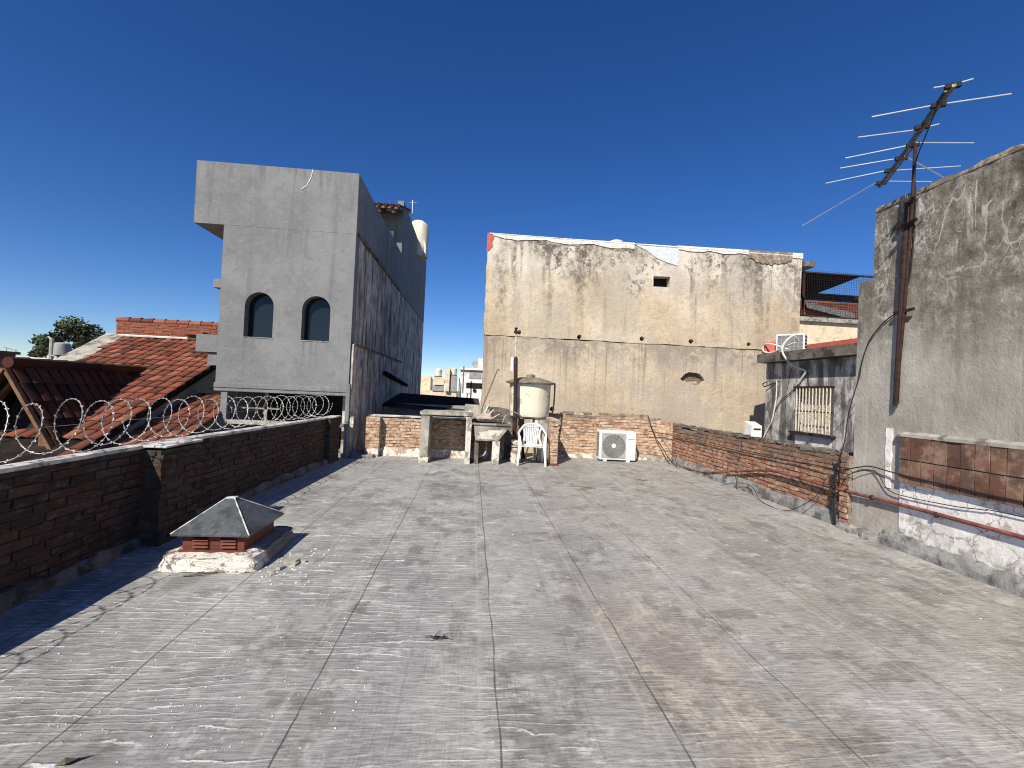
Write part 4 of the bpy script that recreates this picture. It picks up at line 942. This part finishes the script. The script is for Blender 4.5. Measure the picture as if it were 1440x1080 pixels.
# hut on the grey roof
HT = thing('roof_hut', 'wooden eaved tiled roof over a grey hut on top of the grey house', 'hut', (-3.3, 15.5, 4.7))
w = MB(); w.box((-4.6, 15.12, 4.7), (-2.73, 15.3, 7.22)); w.build('wall', MT['gray'], HT)
w = MB(); w.hexa([(-4.8, 14.3, 7.0), (-2.5, 14.3, 7.0), (-2.5, 16.6, 7.75), (-4.8, 16.6, 7.75), (-4.8, 14.3, 7.06), (-2.5, 14.3, 7.06), (-2.5, 16.6, 7.81), (-4.8, 16.6, 7.81)]); w.build('eave_board', MT['wood'], HT)
w = MB()
for k in range(5): w.beam((-4.4+k*.42, 14.35, 6.95), (-4.4+k*.42, 15.3, 7.25), .08, .12)
w.build('rafter', MT['wood'], HT)
w = MB()
for k in range(12): w.tube([(-4.75+k*.2, 14.25, 7.08), (-4.75+k*.2, 16.6, 7.85)], .06, 8)
w.build('roof_tiles', MT['tile_shaded'], HT)
w = MB(); w.box((-2.98, 15.085, 6.36), (-2.80, 15.118, 6.56)); w.build('white_lamp', MT['white'], HT)
w = MB(); w.box((-3.4, 15.10, 5.6), (-3.05, 15.118, 6.1)); w.build('window', MT['dark'], HT)
w = MB(); w.tube([(-2.45, 16.5, 7.4), (-2.45, 16.5, 8.2)], .014, 6); w.tube([(-2.56, 16.5, 8.1), (-2.3, 16.5, 8.12)], .008, 6); tag(w.build('roof_pole', MT['alum']), 'thin pale antenna pole beside the hut on the grey house', 'antenna')
GT = thing('water_tank', 'cream rooftop water tank on the back of the grey house', 'water tank', (-2.45, 19, 7.2))
w = MB(); w.lathe([(.42, 6.9), (.42, 8.15), (.36, 8.3), (.2, 8.42), (.05, 8.45)], (-2.55, 19.2, 0), 28); w.build('shell', MT['tank'], GT, smooth=True)
w = MB(); w.tube(smoothpts([(-2.25, 18.85, 7.5), (-2.2, 18.85, 7.25), (-2.2, 18.85, 6.9)], 4), .05, 8); w.build('pipe', MT['pvc'], GT)

# ------------------------------------------------------------------ beige building
BB = thing('cream_building', 'large cream rendered blind wall with dark stains, a small vent and putlog holes', 'building', (4.6, 13, -4))
def hole(cx, cz, r, n=7, sx=1.0):
    return [(cx+r*sx*random.uniform(.7, 1.15)*math.cos(2*math.pi*k/n), cz+r*random.uniform(.7, 1.15)*math.sin(2*math.pi*k/n)) for k in range(n)]
up = [(.235, 2.97)]
for i in range(41):
    if i: up.append((.25+8.79*i/41, 2.97+random.uniform(-.016, .012)))
up.append((9.04, 2.97))
tops = []
for i in range(61):
    u = 9.05-8.84*i/60; tops.append((u, 5.63+.0115*(u-.2)+random.uniform(-.008, .008)))
leftp = [(.22+random.uniform(-.012, .012), 5.3-i*.18) for i in range(13)]
vent = [(4.775, 4.535), (5.255, 4.54), (5.245, 4.83), (4.77, 4.82)]
pl = [hole(u, z, .075) for u, z in ((2.79, 3.05), (4.52, 3.08), (5.91, 3.09), (7.57, 3.1))]
w = MB(); w.plate(up+tops+leftp, [vent]+pl, .25, lambda u, v, q: (u, 12.0+q, v))
lo = [(.26, -4), (9.05, -4), (9.05, 2.966)]+[(9.0-8.7*i/40, 2.955+random.uniform(-.02, .006)) for i in range(41)]+[(.25, 2.966)]
bh = [(5.66+q[0], 2.05+q[1]) for q in ((-.02, .0), (.1, .13), (.22, .2), (.38, .19), (.52, .17), (.62, .08), (.68, -.02), (.58, -.12), (.42, -.15), (.25, -.11), (.12, -.1))]
w.plate(lo, [bh], .25, lambda u, v, q: (u, 12.012+q, v))
w.build('rendered_wall', MT['beige'], BB)
w = MB(); w.box((.3, 12.3, -4), (9.0, 15, 5.55)); w.build('wall_core', MT['void'], BB)
bq, mq = MB(), MB(); brickwork(bq, mq, (5.5, 12.14), (6.5, 12.14), 1.82, 2.34, .1, miss=.12)
bq.build('exposed_brick', MT['br_back'], BB); mq.build('exposed_mortar', MT['mort_pale'], BB)
def rag_patch(u0, u1, zt0, zt1, zb, jit, y, n=24):
    t = [(u0+(u1-u0)*i/n, zt0+(zt1-zt0)*i/n) for i in range(n+1)]
    b = [(u0+(u1-u0)*i/n, zb(i/n)+random.uniform(-jit, jit)) for i in range(n+1)]
    return b+t[::-1]
tz = lambda u: 5.638+.0115*(u-.2)
w = MB()
for (a, b, f) in ((.35, 4.2, lambda t: 5.60-.07*abs(math.sin(t*9))-.04*t), (5.4, 7.5, lambda t: 5.62-.05*abs(math.sin(t*7))), (8.5, 9.06, lambda t: 5.6)):
    w.plate(rag_patch(a, b, tz(a), tz(b), f, .015, 0), [], .035, lambda u, v, q: (u, 11.975+q, v))
w.box((.25, 11.97, 5.64), (9.05, 12.4, 5.665), .004)
w.build('coping_render', MT['whitepatch'], BB)
w = MB(); w.plate([(4.25, 5.62), (4.55, 5.5), (4.8, 5.33), (5.1, 5.22), (5.43, 5.14), (5.46, 5.3), (5.45, 5.68), (4.3, 5.67)], [], .03, lambda u, v, q: (u, 11.982+q, v)); w.build('blue_patch', MT['bluepatch'], BB)
w = MB(); w.plate(rag_patch(7.45, 8.75, tz(7.45), tz(8.7), lambda t: 5.50-.13*math.sin(math.pi*t), .03, 0), [], .034, lambda u, v, q: (u, 11.974+q, v)); w.build('blackened_patch', MT['soot'], BB); w = MB(); w.plate(rag_patch(1.6, 2.7, 5.60, 5.60, lambda t: 5.48, .03, 0), [], .012, lambda u, v, q: (u, 11.99+q, v)); w.build('blackened_patch', MT['soot'], BB); w = MB(); w.plate(rag_patch(3.5, 4.2, 5.56, 5.56, lambda t: 5.44, .03, 0), [], .012, lambda u, v, q: (u, 11.99+q, v)); w.build('blackened_patch', MT['soot'], BB)
w = MB(); w.plate([(.20, 5.64), (.20, 5.15), (.26, 5.2), (.36, 5.32), (.33, 5.45), (.38, 5.55), (.34, 5.64)], [], .02, lambda u, v, q: (u, 11.985+q, v)); w.build('red_patch', MT['redpaint'], BB)
w = MB(); w.box((9.06, 11.95, 5.38), (9.42, 13.5, 5.52)); w.build('roof_slab_edge', MT['conc_dk'], BB)
w = MB(); w.lathe([(.32, 5.6), (.30, 5.72), (.24, 5.86), (.18, 5.93), (.05, 5.97)], (3.97, 12.9, 0), 24); w.lathe([(.2, 5.93), (.21, 5.99), (.1, 6.03)], (3.97, 12.9, 0), 20); tag(w.build('tank_dome', MT['white'], smooth=True), 'white dome of a tank showing above the cream wall', 'water tank')

# ------------------------------------------------------------------ caged terrace to the right of the cream wall
CT = thing('caged_terrace', 'upper terrace behind wire mesh with dark canopy right of the cream wall', 'terrace', (10.8, 14, -4))
w = MB(); w.box((9.06, 13.0, -4), (14, 13.2, 4.03)); w.build('cream_wall', MT['cream'], CT)
w = MB(); w.box((9.07, 12.9, 4.031), (14, 15.5, 4.16)); w.build('floor_slab', MT['conc'], CT)
bq, mq = MB(), MB(); brickwork(bq, mq, (9.75, 13.4), (13.5, 13.4), 4.16, 4.80, .15)
bq.build('brickwork', MT['br_red'], CT); mq.build('mortar', MT['mort_right'], CT)
w = MB(); w.hexa([(9.8, 13.0, 5.5), (11.75, 13.0, 5.52), (11.9, 15.3, 5.40), (9.8, 15.3, 5.38), (9.8, 13.0, 5.54), (11.75, 13.0, 5.56), (11.9, 15.3, 5.44), (9.8, 15.3, 5.42)]); w.beam((9.8, 13.62, 4.96), (13.4, 13.62, 4.96), .1, .22); w.build('canopy', MT['darkroof'], CT)
w = MB()
for x in (9.85, 13.0): w.box((x-.025, 12.93, 4.16), (x+.025, 12.98, 5.55))
w.box((9.8, 12.93, 5.5), (14, 12.98, 5.535)); w.box((9.8, 12.93, 4.17), (14, 12.98, 4.21))
w.build('frame', MT['rust'], CT)
w = MB()
for k in range(72): x = 9.86+k*.055; w.box((x, 12.95, 4.2), (x+.005, 12.955, 5.52), rnd=.5)
for k in range(24): z = 4.22+k*.055; w.box((9.85, 12.956, z), (13.9, 12.96, z+.005), rnd=.5)
w.build('wire_mesh', MT['dark'], CT)
w = MB()
for k in range(60): w.tube([(9.86+k*.066, 12.95, 5.54), (9.88+k*.066, 12.95, 5.60)], .004, 4)
w.box((9.84, 12.945, 5.535), (13.95, 12.955, 5.545))
w.build('spike_row', MT['dark'], CT)
SH = MB(); n = 40; vs = []
for i in range(n+1):
    t = i/n; a = Vector((10.25, 13.35, 4.83)).lerp(Vector((10.25, 13.3, 4.48)), 0)
    for e in (0, 1):
        x = 10.2+1.65*t; zt = (4.70-.24*t) if e else (4.50-.30*t); vs.append((x, 13.22+.004*math.sin(i*1.6)+(.1 if e else 0), zt))
SH.add(vs, [(2*i, 2*i+2, 2*i+3, 2*i+1) for i in range(n)], .5); o = SH.build('corrugated_sheet', MT['sheet']); md = o.modifiers.new('thick', 'SOLIDIFY'); md.thickness = .004
tag(o, 'loose zinc sheet leaning askew behind the wire mesh', 'metal sheet')

# ------------------------------------------------------------------ dark low building with barred window
DB = thing('outbuilding', 'low black stained outbuilding with slab eave and barred window right of the cream wall', 'building', (7.6, 9.3, -4))
win = [(8.33, .915), (9.39, .915), (9.39, 1.865), (8.33, 1.865)]
w = MB(); w.plate([(6.2, -4), (10.43, -4), (10.43, 2.44), (6.2, 2.44)], [win], .25, lambda u, v, q: (7.05+q, u, v)); w.box((7.301, 10.18, -4), (10, 10.43, 2.44)); w.build('wall', MT['dwall'], DB)
w = MB(); w.box((6.84, 6.0, 2.445), (10, 10.5, 2.66), .012); w.build('eave_slab', MT['conc_dk'], DB)
wn = MB(); wn.box((7.20, 8.28, .86), (7.22, 9.45, 1.92)); wo_ = wn.build('window', MT['barwhite'], DB)
w = MB()
for k in range(11): y = 8.39+k*.094; w.tube([(7.02, y, .93), (7.02, y, 1.85)], .013, 6)
w.build('bars', MT['barwhite'], wo_)
w = MB(); w.beam((7.03, 8.32, 1.36), (7.03, 9.4, 1.36), .01, .03); w.beam((7.02, 8.3, 1.875), (7.02, 9.42, 1.875), .03, .03); w.build('cross_bar', MT['rust'], wo_)
w = MB(); w.box((6.96, 8.26, .875), (7.2, 9.46, .914), .006); w.build('sill', MT['rust'], wo_)
w = MB(); w.box((7.042, 8.36, .35), (7.052, 9.36, .86)); w.build('white_patch', MT['white'], DB)
w = MB(); w.hexa([(6.95, 10.35, 2.66), (7.4, 10.2, 2.66), (7.4, 10.5, 2.66), (6.95, 10.5, 2.66), (6.98, 10.40, 2.95), (7.3, 10.35, 3.02), (7.3, 10.5, 3.02), (6.98, 10.5, 2.92)]); w.box((7.9, 7.0, 2.66), (8.0, 10.4, 2.93), .01); w.build('red_upstand', MT['redpaint'], DB)
cable('condenser_hose', 'white insulated hose dropping from the small condenser over the eave', [(7.15, 9.5, 2.9), (6.95, 9.42, 3.0), (6.80, 9.5, 2.81), (6.79, 9.5, 2.62), (6.9, 9.42, 2.4), (6.99, 9.3, 2.3), (7.0, 9.12, 2.24), (7.0, 9.05, 2.2), (7.0, 9.16, 2.07), (7.0, 9.28, 1.94)], .028, 'pvc', 'hose')
cable('condenser_hose', 'white insulated hose coiled in a loop on the eave left of the small condenser', [(7.1, 9.75, 2.74), (6.96, 10.1, 2.88), (6.95, 10.38, 2.9), (6.95, 10.44, 2.78), (6.95, 10.3, 2.70), (6.92, 10.0, 2.69), (6.92, 9.6, 2.78), (6.95, 9.35, 2.84)], .026, 'pvc', 'hose')
cable('pale_conduit', 'pale straight conduit at the left end of the black stained outbuilding', [(7.02, 10.0, 2.03), (7.02, 10.0, 1.62), (7.0, 10.08, 1.12), (7.0, 10.24, .87), (6.98, 10.39, .6)], .02, 'conc_lt', 'conduit')
cable('wall_wire', 'thick black wire curving down left of the barred window', [(7.02, 9.28, 1.94), (7.02, 9.47, 1.785), (7.02, 9.8, 1.59), (7.02, 9.99, 1.37), (7.02, 10.1, 1.12), (7.02, 10.32, .8)], .012)
cable('wall_wire', 'short black wire straight down from the eave left of the hose end', [(7.02, 9.48, 2.36), (7.02, 9.55, 2.18), (7.02, 9.63, 1.82)], .009)
cable('wall_wire', 'short black wire from hose end to the top of the barred window', [(7.02, 9.13, 2.36), (7.02, 9.03, 2.16), (7.02, 8.96, 1.88)], .009)
w = MB(); w.tube([(7.05, 9.95, 2.02), (7.0, 10.22, 1.93), (6.98, 10.38, 1.885), (6.98, 10.46, 1.95), (6.99, 10.33, 2.0)], .014, 6); tag(w.build('hook_bracket', MT['rust']), 'bent rusty hook sticking from the left corner of the outbuilding', 'bracket')
WB = thing('white_box', 'small white box with a black slot just behind the right brick wall', 'box', (5.4, 8.35, .6))
w = MB(); w.hexa([(5.28, 8.2, .5), (5.5, 8.2, .5), (5.5, 8.42, .5), (5.28, 8.42, .5), (5.30, 8.2, 1.07), (5.5, 8.2, 1.06), (5.5, 8.42, 1.13), (5.28, 8.42, 1.13)]); w.build('case', MT['white'], WB, bevel=.01)
w = MB(); w.box((5.33, 8.193, .98), (5.47, 8.201, 1.01)); w.build('slot', MT['dark'], WB)

# ------------------------------------------------------------------ left house with tiled roofs
def tilefield(mbx, o, u, v, n, nu, nv, tw, tl, keep=None, h=.045):
    o, u, v, n = Vector(o), Vector(u).normalized(), Vector(v).normalized(), Vector(n).normalized(); S = 6
    for j in range(nv):
        for i in range(nu):
            c = o+u*((i+.5)*tw)+v*((j+.5)*tl)
            if keep and not keep(c): continue
            vs = []; dz = random.uniform(-.004, .004)
            for e in (0, 1):
                for k in range(S+1):
                    a = math.pi*k/S
                    p = o+u*(i*tw+tw*.5-math.cos(a)*tw*.5*(.92 if e else .84))+v*(j*tl+(tl*1.09 if e else 0))+n*(math.sin(a)*h+(.026 if e else .0)+dz)
                    vs.append(p)
            b = len(vs)
            for k in range(S+1): vs.append(vs[S+1+k]-n*.014)
            fs = [(k, k+1, S+2+k, S+1+k) for k in range(S)]+[(S+1+k, S+2+k, b+k+1, b+k) for k in range(S)]
            mbx.add(vs, fs)
TH = thing('tiled_house', 'house with sunlit red tile roof beyond the parapet at left', 'house', (-7.5, 10, -4))
sl_ = .436; rz = lambda y: .344+sl_*(y-7.62)
w = MB(); L_ = math.hypot(1, sl_); vdir = Vector((0, -1, -sl_)); nn = Vector((0, -sl_, 1))
tilefield(w, (-9.3, 12.4, rz(12.4)), (1, 0, 0), vdir, nn, 17, 25, .2, .295, keep=lambda c: (c.y > 7.7 or c.x > -6.12) and c.x > -8.62-.23*(c.y-10.7), h=.032)
rf = w.build('roof', MT['tile'], TH, fix=False)
w = MB(); w.hexa([(-8.5, 7.6, rz(7.6)-.12), (-5.90, 5.9, rz(5.9)-.12), (-5.90, 12.5, rz(12.5)-.12), (-9.1, 12.5, rz(12.5)-.12), (-8.5, 7.6, rz(7.6)-.01), (-5.90, 5.9, rz(5.9)-.01), (-5.90, 12.5, rz(12.5)-.01), (-9.1, 12.5, rz(12.5)-.01)]); w.build('roof_deck', MT['darkroof'], TH)
w = MB(); w.box((-9.2, 7.7, -4), (-6.0, 12.4, .0)); w.hexa([(-6.1, 7.7, 0), (-6.0, 7.7, 0), (-6.0, 12.4, 0), (-6.1, 12.4, 0), (-6.1, 7.7, rz(7.7)-.13), (-6.0, 7.7, rz(7.7)-.13), (-6.0, 12.4, rz(12.4)-.13), (-6.1, 12.4, rz(12.4)-.13)]); w.build('wall', MT['bluegrey'], TH)
bq, mq = MB(), MB(); brickwork(bq, mq, (-9.12, 12.42), (-5.5, 12.42), 2.3, 2.84, .2); bq.build('ridge_brickwork', MT['br_red'], TH); mq.build('ridge_mortar', MT['mort_right'], TH)
w = MB()
for k in range(13): w.tube([(-9.15+k*.29, 12.5, 2.87), (-8.84+k*.29, 12.5, 2.885)], [.075, .09], 8)
w.build('coping_tile', MT['tile'], TH)
w = MB(); w.box((-7.4, 12.2, 2.58), (-6.9, 12.42, 2.66)); w.build('brick_ledge', MT['br_red'], TH)
w = MB(); w.tube([(-9.0, 12.36, 2.48), (-5.9, 12.36, 2.49)], .03, 6); w.build('ridge_flashing', MT['conc_lt'], TH)
w = MB(); w.hexa([(-9.25, 10.0, .6), (-8.45, 10.0, .6), (-8.86, 12.4, 1.5), (-9.36, 12.4, 1.5), (-9.08, 10.0, 1.36), (-8.52, 10.0, 1.33), (-8.90, 12.42, 2.5), (-9.33, 12.42, 2.53)]); w.build('verge_parapet', MT['conc'], TH)
# lower strip of roof beside the grey house
w = MB(); lz = lambda y: .31+.36*(y-8.2); tilefield(w, (-5.98, 10.4, lz(10.4)), (1, 0, 0), (0, -1, -.36), (0, -.36, 1), 5, 14, .2, .295, h=.032)
w.build('lower_roof', MT['tile'], TH, fix=False)
w = MB(); w.hexa([(-6, 6.2, lz(6.2)-.14), (-5.15, 6.2, lz(6.2)-.14), (-5.15, 10.6, lz(10.6)-.14), (-6, 10.6, lz(10.6)-.14), (-6, 6.2, lz(6.2)-.02), (-5.15, 6.2, lz(6.2)-.02), (-5.15, 10.6, lz(10.6)-.02), (-6, 10.6, lz(10.6)-.02)]); w.build('lower_deck', MT['darkroof'], TH)
# steep gable in front
GH = thing('gable_roof', 'steep dark red tiled gable with open black end behind the nearest razor wire', 'roof', (-7.1, 8, -.5))
w = MB(); s2 = .6; Lr = math.hypot(1, s2)
vx = Vector((s2, 0, -1)).normalized(); nx = Vector((1, 0, s2)).normalized()
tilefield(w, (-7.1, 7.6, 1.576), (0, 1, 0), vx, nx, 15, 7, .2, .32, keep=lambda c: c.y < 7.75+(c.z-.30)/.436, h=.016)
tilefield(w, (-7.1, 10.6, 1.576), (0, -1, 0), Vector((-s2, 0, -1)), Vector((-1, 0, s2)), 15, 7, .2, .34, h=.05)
w.build('tiles', MT['tile_shaded'], GH, fix=False)
w = MB()
def zr(t): return 1.53-t
w.hexa([(-7.1, 7.62, 1.40), (-5.82, 7.62, -.7), (-5.82, 7.7, -.7), (-7.1, 10.4, 1.40), (-7.1, 7.62, 1.54), (-5.86, 7.62, -.53), (-5.86, 7.7, -.53), (-7.1, 10.4, 1.54)])
w.hexa([(-7.1, 7.62, 1.40), (-8.6, 7.62, -.7), (-8.6, 10.6, -.7), (-7.1, 10.6, 1.40), (-7.1, 7.62, 1.54), (-8.57, 7.62, -.53), (-8.57, 10.6, -.53), (-7.1, 10.6, 1.54)])
w.build('deck', MT['darkroof'], GH)
w = MB()
for k in range(9): w.tube([(-7.1, 7.6+k*.34, 1.60), (-7.1, 7.92+k*.34, 1.60)], [.085, .10], 10)
w.build('ridge_tile', MT['tile_shaded'], GH)
w = MB(); w.beam((-7.1, 7.58, 1.50), (-6.02, 7.58, -.33), .05, .08, up=(0, 1, 0)); w.beam((-7.1, 7.58, 1.50), (-8.4, 7.58, -.33), .05, .12, up=(0, 1, 0)); w.beam((-7.1, 7.75, 1.36), (-8.3, 7.75, -.33), .06, .08, up=(0, 1, 0)); w.build('bargeboard', MT['wood'], GH)
w = MB(); w.plate([(-8.4, -.9), (-5.8, -.9), (-7.1, 1.4)], [], .1, lambda u, v, q: (u, 8.0+q, v)); w.build('dark_interior', MT['void'], GH)
w = MB(); w.box((-6.62, 7.62, -.8), (-6.5, 7.74, .52)); w.beam((-7.2, 7.66, .28), (-5.9, 7.66, .30), .1, .05); w.build('timber_post', MT['wood'], GH)
w = MB(); w.box((-8.85, 8.8, 1.2), (-8.47, 9.2, 1.77)); w.box((-8.9, 8.75, 1.77), (-8.43, 9.25, 1.82)); tag(w.build('chimney_stack', MT['conc_dk']), 'small dark chimney stack at the far left edge', 'chimney')

# far left: white roof, tank on pole, tree
FW = thing('white_roofed_house', 'house with a bright white roof edge at the far left', 'house', (-19, 21, -4))
w = MB(); w.box((-26, 20, -4), (-16.7, 24, 1.75)); w.build('wall', MT['cream'], FW); w = MB(); w.box((-26.2, 19.8, 1.75), (-16.5, 24.2, 2.0)); w.build('roof', MT['white'], FW)
PT = thing('water_tank', 'small grey water tank on a stand in front of the round tree', 'water tank', (-16.35, 20, 1.5))
w = MB(); w.lathe([(.26, 2.14), (.25, 2.58), (.2, 2.63), (.05, 2.65)], (-16.35, 19.6, 0), 20); w.build('shell', MT['bluegrey'], PT, smooth=True)
w = MB(); w.box((-16.45, 19.5, 1.4), (-16.25, 19.7, 2.1)); w.box((-16.6, 19.4, 2.08), (-16.1, 19.75, 2.13)); w.build('stand', MT['conc'], PT)
w = MB(); w.tube([(-16.75, 19.6, 1.5), (-16.75, 19.6, 2.8)], .07, 8); w.tube([(-16.75, 19.6, 2.75), (-16.9, 19.6, 2.85)], .04, 6); tag(w.build('concrete_pole', MT['conc']), 'thin pale pole left of the small grey tank', 'pole')
w = MB(); w.tube([(-31.3, 34, 1.8), (-31.3, 34, 2.85)], .03, 5); w.tube([(-32.1, 34, 3.0), (-31.2, 34, 2.75)], .03, 5); w.tube([(-31.9, 34, 1.9), (-31.9, 34, 2.95)], .02, 5); tag(w.build('far_antenna', MT['bluegrey']), 'tiny distant antenna over the white roof', 'antenna')
TR = thing('round_tree', 'round dense dark green tree far behind the tiled roofs', 'tree', (-29.4, 36, -4))
w = MB(); w.tube([(-29.4, 36, -4), (-29.3, 36, -1), (-29.4, 36, 1), (-29.4, 36, 3)], [.4, .32, .25, .12], 8)
for k in range(8):
    a = k*.8; w.tube([(-29.4, 36, .4), (-29.4+1.2*math.cos(a), 36+1.2*math.sin(a), 1.8), (-29.4+2.0*math.cos(a), 36+2*math.sin(a), 3.0)], [.14, .09, .03], 6)
w.build('trunk', MT['bark'], TR, smooth=True)
w = MB(); rg = random.Random(4); blobs = []
for k in range(34):
    a = rg.uniform(0, 6.28); e = rg.uniform(-.5, 1); rr = rg.uniform(.55, 1)
    blobs.append((-29.4+2.35*rr*math.cos(a)*math.sqrt(1-max(0, e)**2*.8), 36+2.0*rr*math.sin(a), 3.45+1.75*e*rr, rg.uniform(.5, .85)))
blobs += [(-31.6, 36, 2.75, .45), (-32.0, 36.2, 2.65, .35), (-27.3, 36, 4.0, .5), (-27.0, 36.2, 3.8, .35)]
for (bx_, by, bz, br) in blobs:
    tone = rg.uniform(.15, .75)
    for i in range(190):
        d = Vector((rg.gauss(0, 1), rg.gauss(0, 1), rg.gauss(0, 1))).normalized()*br*rg.uniform(.45, 1.08); p = Vector((bx_, by, bz))+Vector((d.x, d.y, d.z*.75))
        s = rg.uniform(.05, .11); a = Vector((rg.gauss(0, 1), rg.gauss(0, 1), rg.gauss(0, 1))).normalized(); b = a.orthogonal().normalized()
        w.add([p-a*s-b*s*.6, p+a*s-b*s*.5, p+a*s*.9+b*s*.6, p-a*s*.8+b*s*.5], [(0, 1, 2, 3)], min(1, max(0, tone+rg.uniform(-.2, .25))))
w.build('crown', MT['leaf'], TR, fix=False)

# ------------------------------------------------------------------ gap between the two big walls
SD = thing('dark_shed', 'low dark roofed shed in the shade between the two tall buildings', 'shed', (-1.1, 15, -4))
w = MB(); w.box((-2.4, 13.2, -4), (.22, 13.4, 1.02)); w.build('wall', MT['bluegrey'], SD)
w = MB(); w.hexa([(-2.47, 12.9, .93), (.28, 12.9, .80), (.22, 16, 1.12), (-2.47, 16, 1.20), (-2.47, 12.9, 1.0), (.28, 12.9, .87), (.22, 16, 1.20), (-2.47, 16, 1.28)]); w.build('roof', MT['shedroof'], SD)
w = MB(); w.beam((-2.42, 12.8, 1.85), (-2.42, 17, 1.55), .08, .1); w.build('dark_beam', MT['darkroof'], SD)
CA = thing('white_house', 'distant white flat-roofed house in the gap, right side', 'house', (.2, 36, -4))
w = MB(); w.box((-.95, 35, -4), (2.2, 40, 3.0)); w.box((.35, 35.3, 3.0), (2, 39, 3.95)); w.build('wall', MT['white'], CA)
w = MB(); w.box((-1.05, 34.8, 3.0), (2.3, 40, 3.14)); w.build('cornice', MT['chips'], CA)
w = MB(); w.box((-.5, 34.95, 1.62), (2.2, 34.99, 2.02)); w.lathe([(.14, 0), (.14, .05)], (.15, 34.97, 1.45), 14, axis='y'); w.build('dark_band', MT['darkroof'], CA)
w = MB(); w.box((-.3, 34.96, 2.35), (.6, 34.99, 2.9)); w.build('shutter', MT['bluegrey'], CA)
CB = thing('tank_tower_house', 'distant cream house with a funnel shaped tank base, left side of the gap', 'house', (-2.6, 35, -4))
w = MB(); w.box((-4.2, 34.5, -4), (-1.2, 38, 1.3)); w.box((-2.05, 34.2, 1.3), (-1.75, 34.6, 3.0)); w.hexa([(-2.85, 34.3, 1.75), (-2.2, 34.3, 1.75), (-2.2, 35, 1.75), (-2.85, 35, 1.75), (-3.1, 34.3, 2.35), (-2.0, 34.3, 2.35), (-2.0, 35, 2.35), (-3.1, 35, 2.35)]); w.box((-4.6, 36, 1.3), (-3.3, 38, 2.4)); w.build('wall', MT['cream'], CB)
w = MB(); w.box((-1.74, 34.4, 1.3), (-1.2, 35, 2.5)); w.box((-3.0, 34.4, 1.3), (-2.2, 35, 1.74)); w.build('shaded_panel', MT['bluegrey'], CB)
def far_tank(x, z, label):
    t = thing('water_tank', label, 'water tank', (x, 34.6, z), 'far water tanks in the gap'); w = MB(); w.lathe([(.24, z), (.26, z+.45), (.15, z+.55), (.04, z+.57)], (x, 34.7, 0), 16); w.build('shell', MT['tank'], t, smooth=True); w = MB(); w.lathe([(.28, z-.06), (.28, z)], (x, 34.7, 0), 12); w.build('base', MT['darkroof'], t)
far_tank(-2.62, 2.42, 'cream water tank on the funnel shaped base far away'); far_tank(-1.5, 2.56, 'slimmer cream water tank on the grey column far away')
w = MB(); w.tube([(-.72, 33.9, 1.2), (-.72, 33.9, 3.2)], .05, 6); w.tube([(-1.0, 33.9, 1.2), (-1.0, 33.9, 2.3)], .04, 6); tag(w.build('far_pole', MT['wood_gray']), 'thin distant pole left of the white house', 'pole')
w = MB(); w.lathe([(.0, 0), (.2, .05), (.26, .14)], (.12, 36, 3.55), 12, axis='y'); w.tube([(.12, 36, 3.0), (.12, 36, 3.6)], .03, 5); tag(w.build('satellite_dish', MT['bluegrey']), 'tiny grey dish on the distant white house', 'dish')

for o in list(C.objects):
    if 'wb' in o: del o['wb']
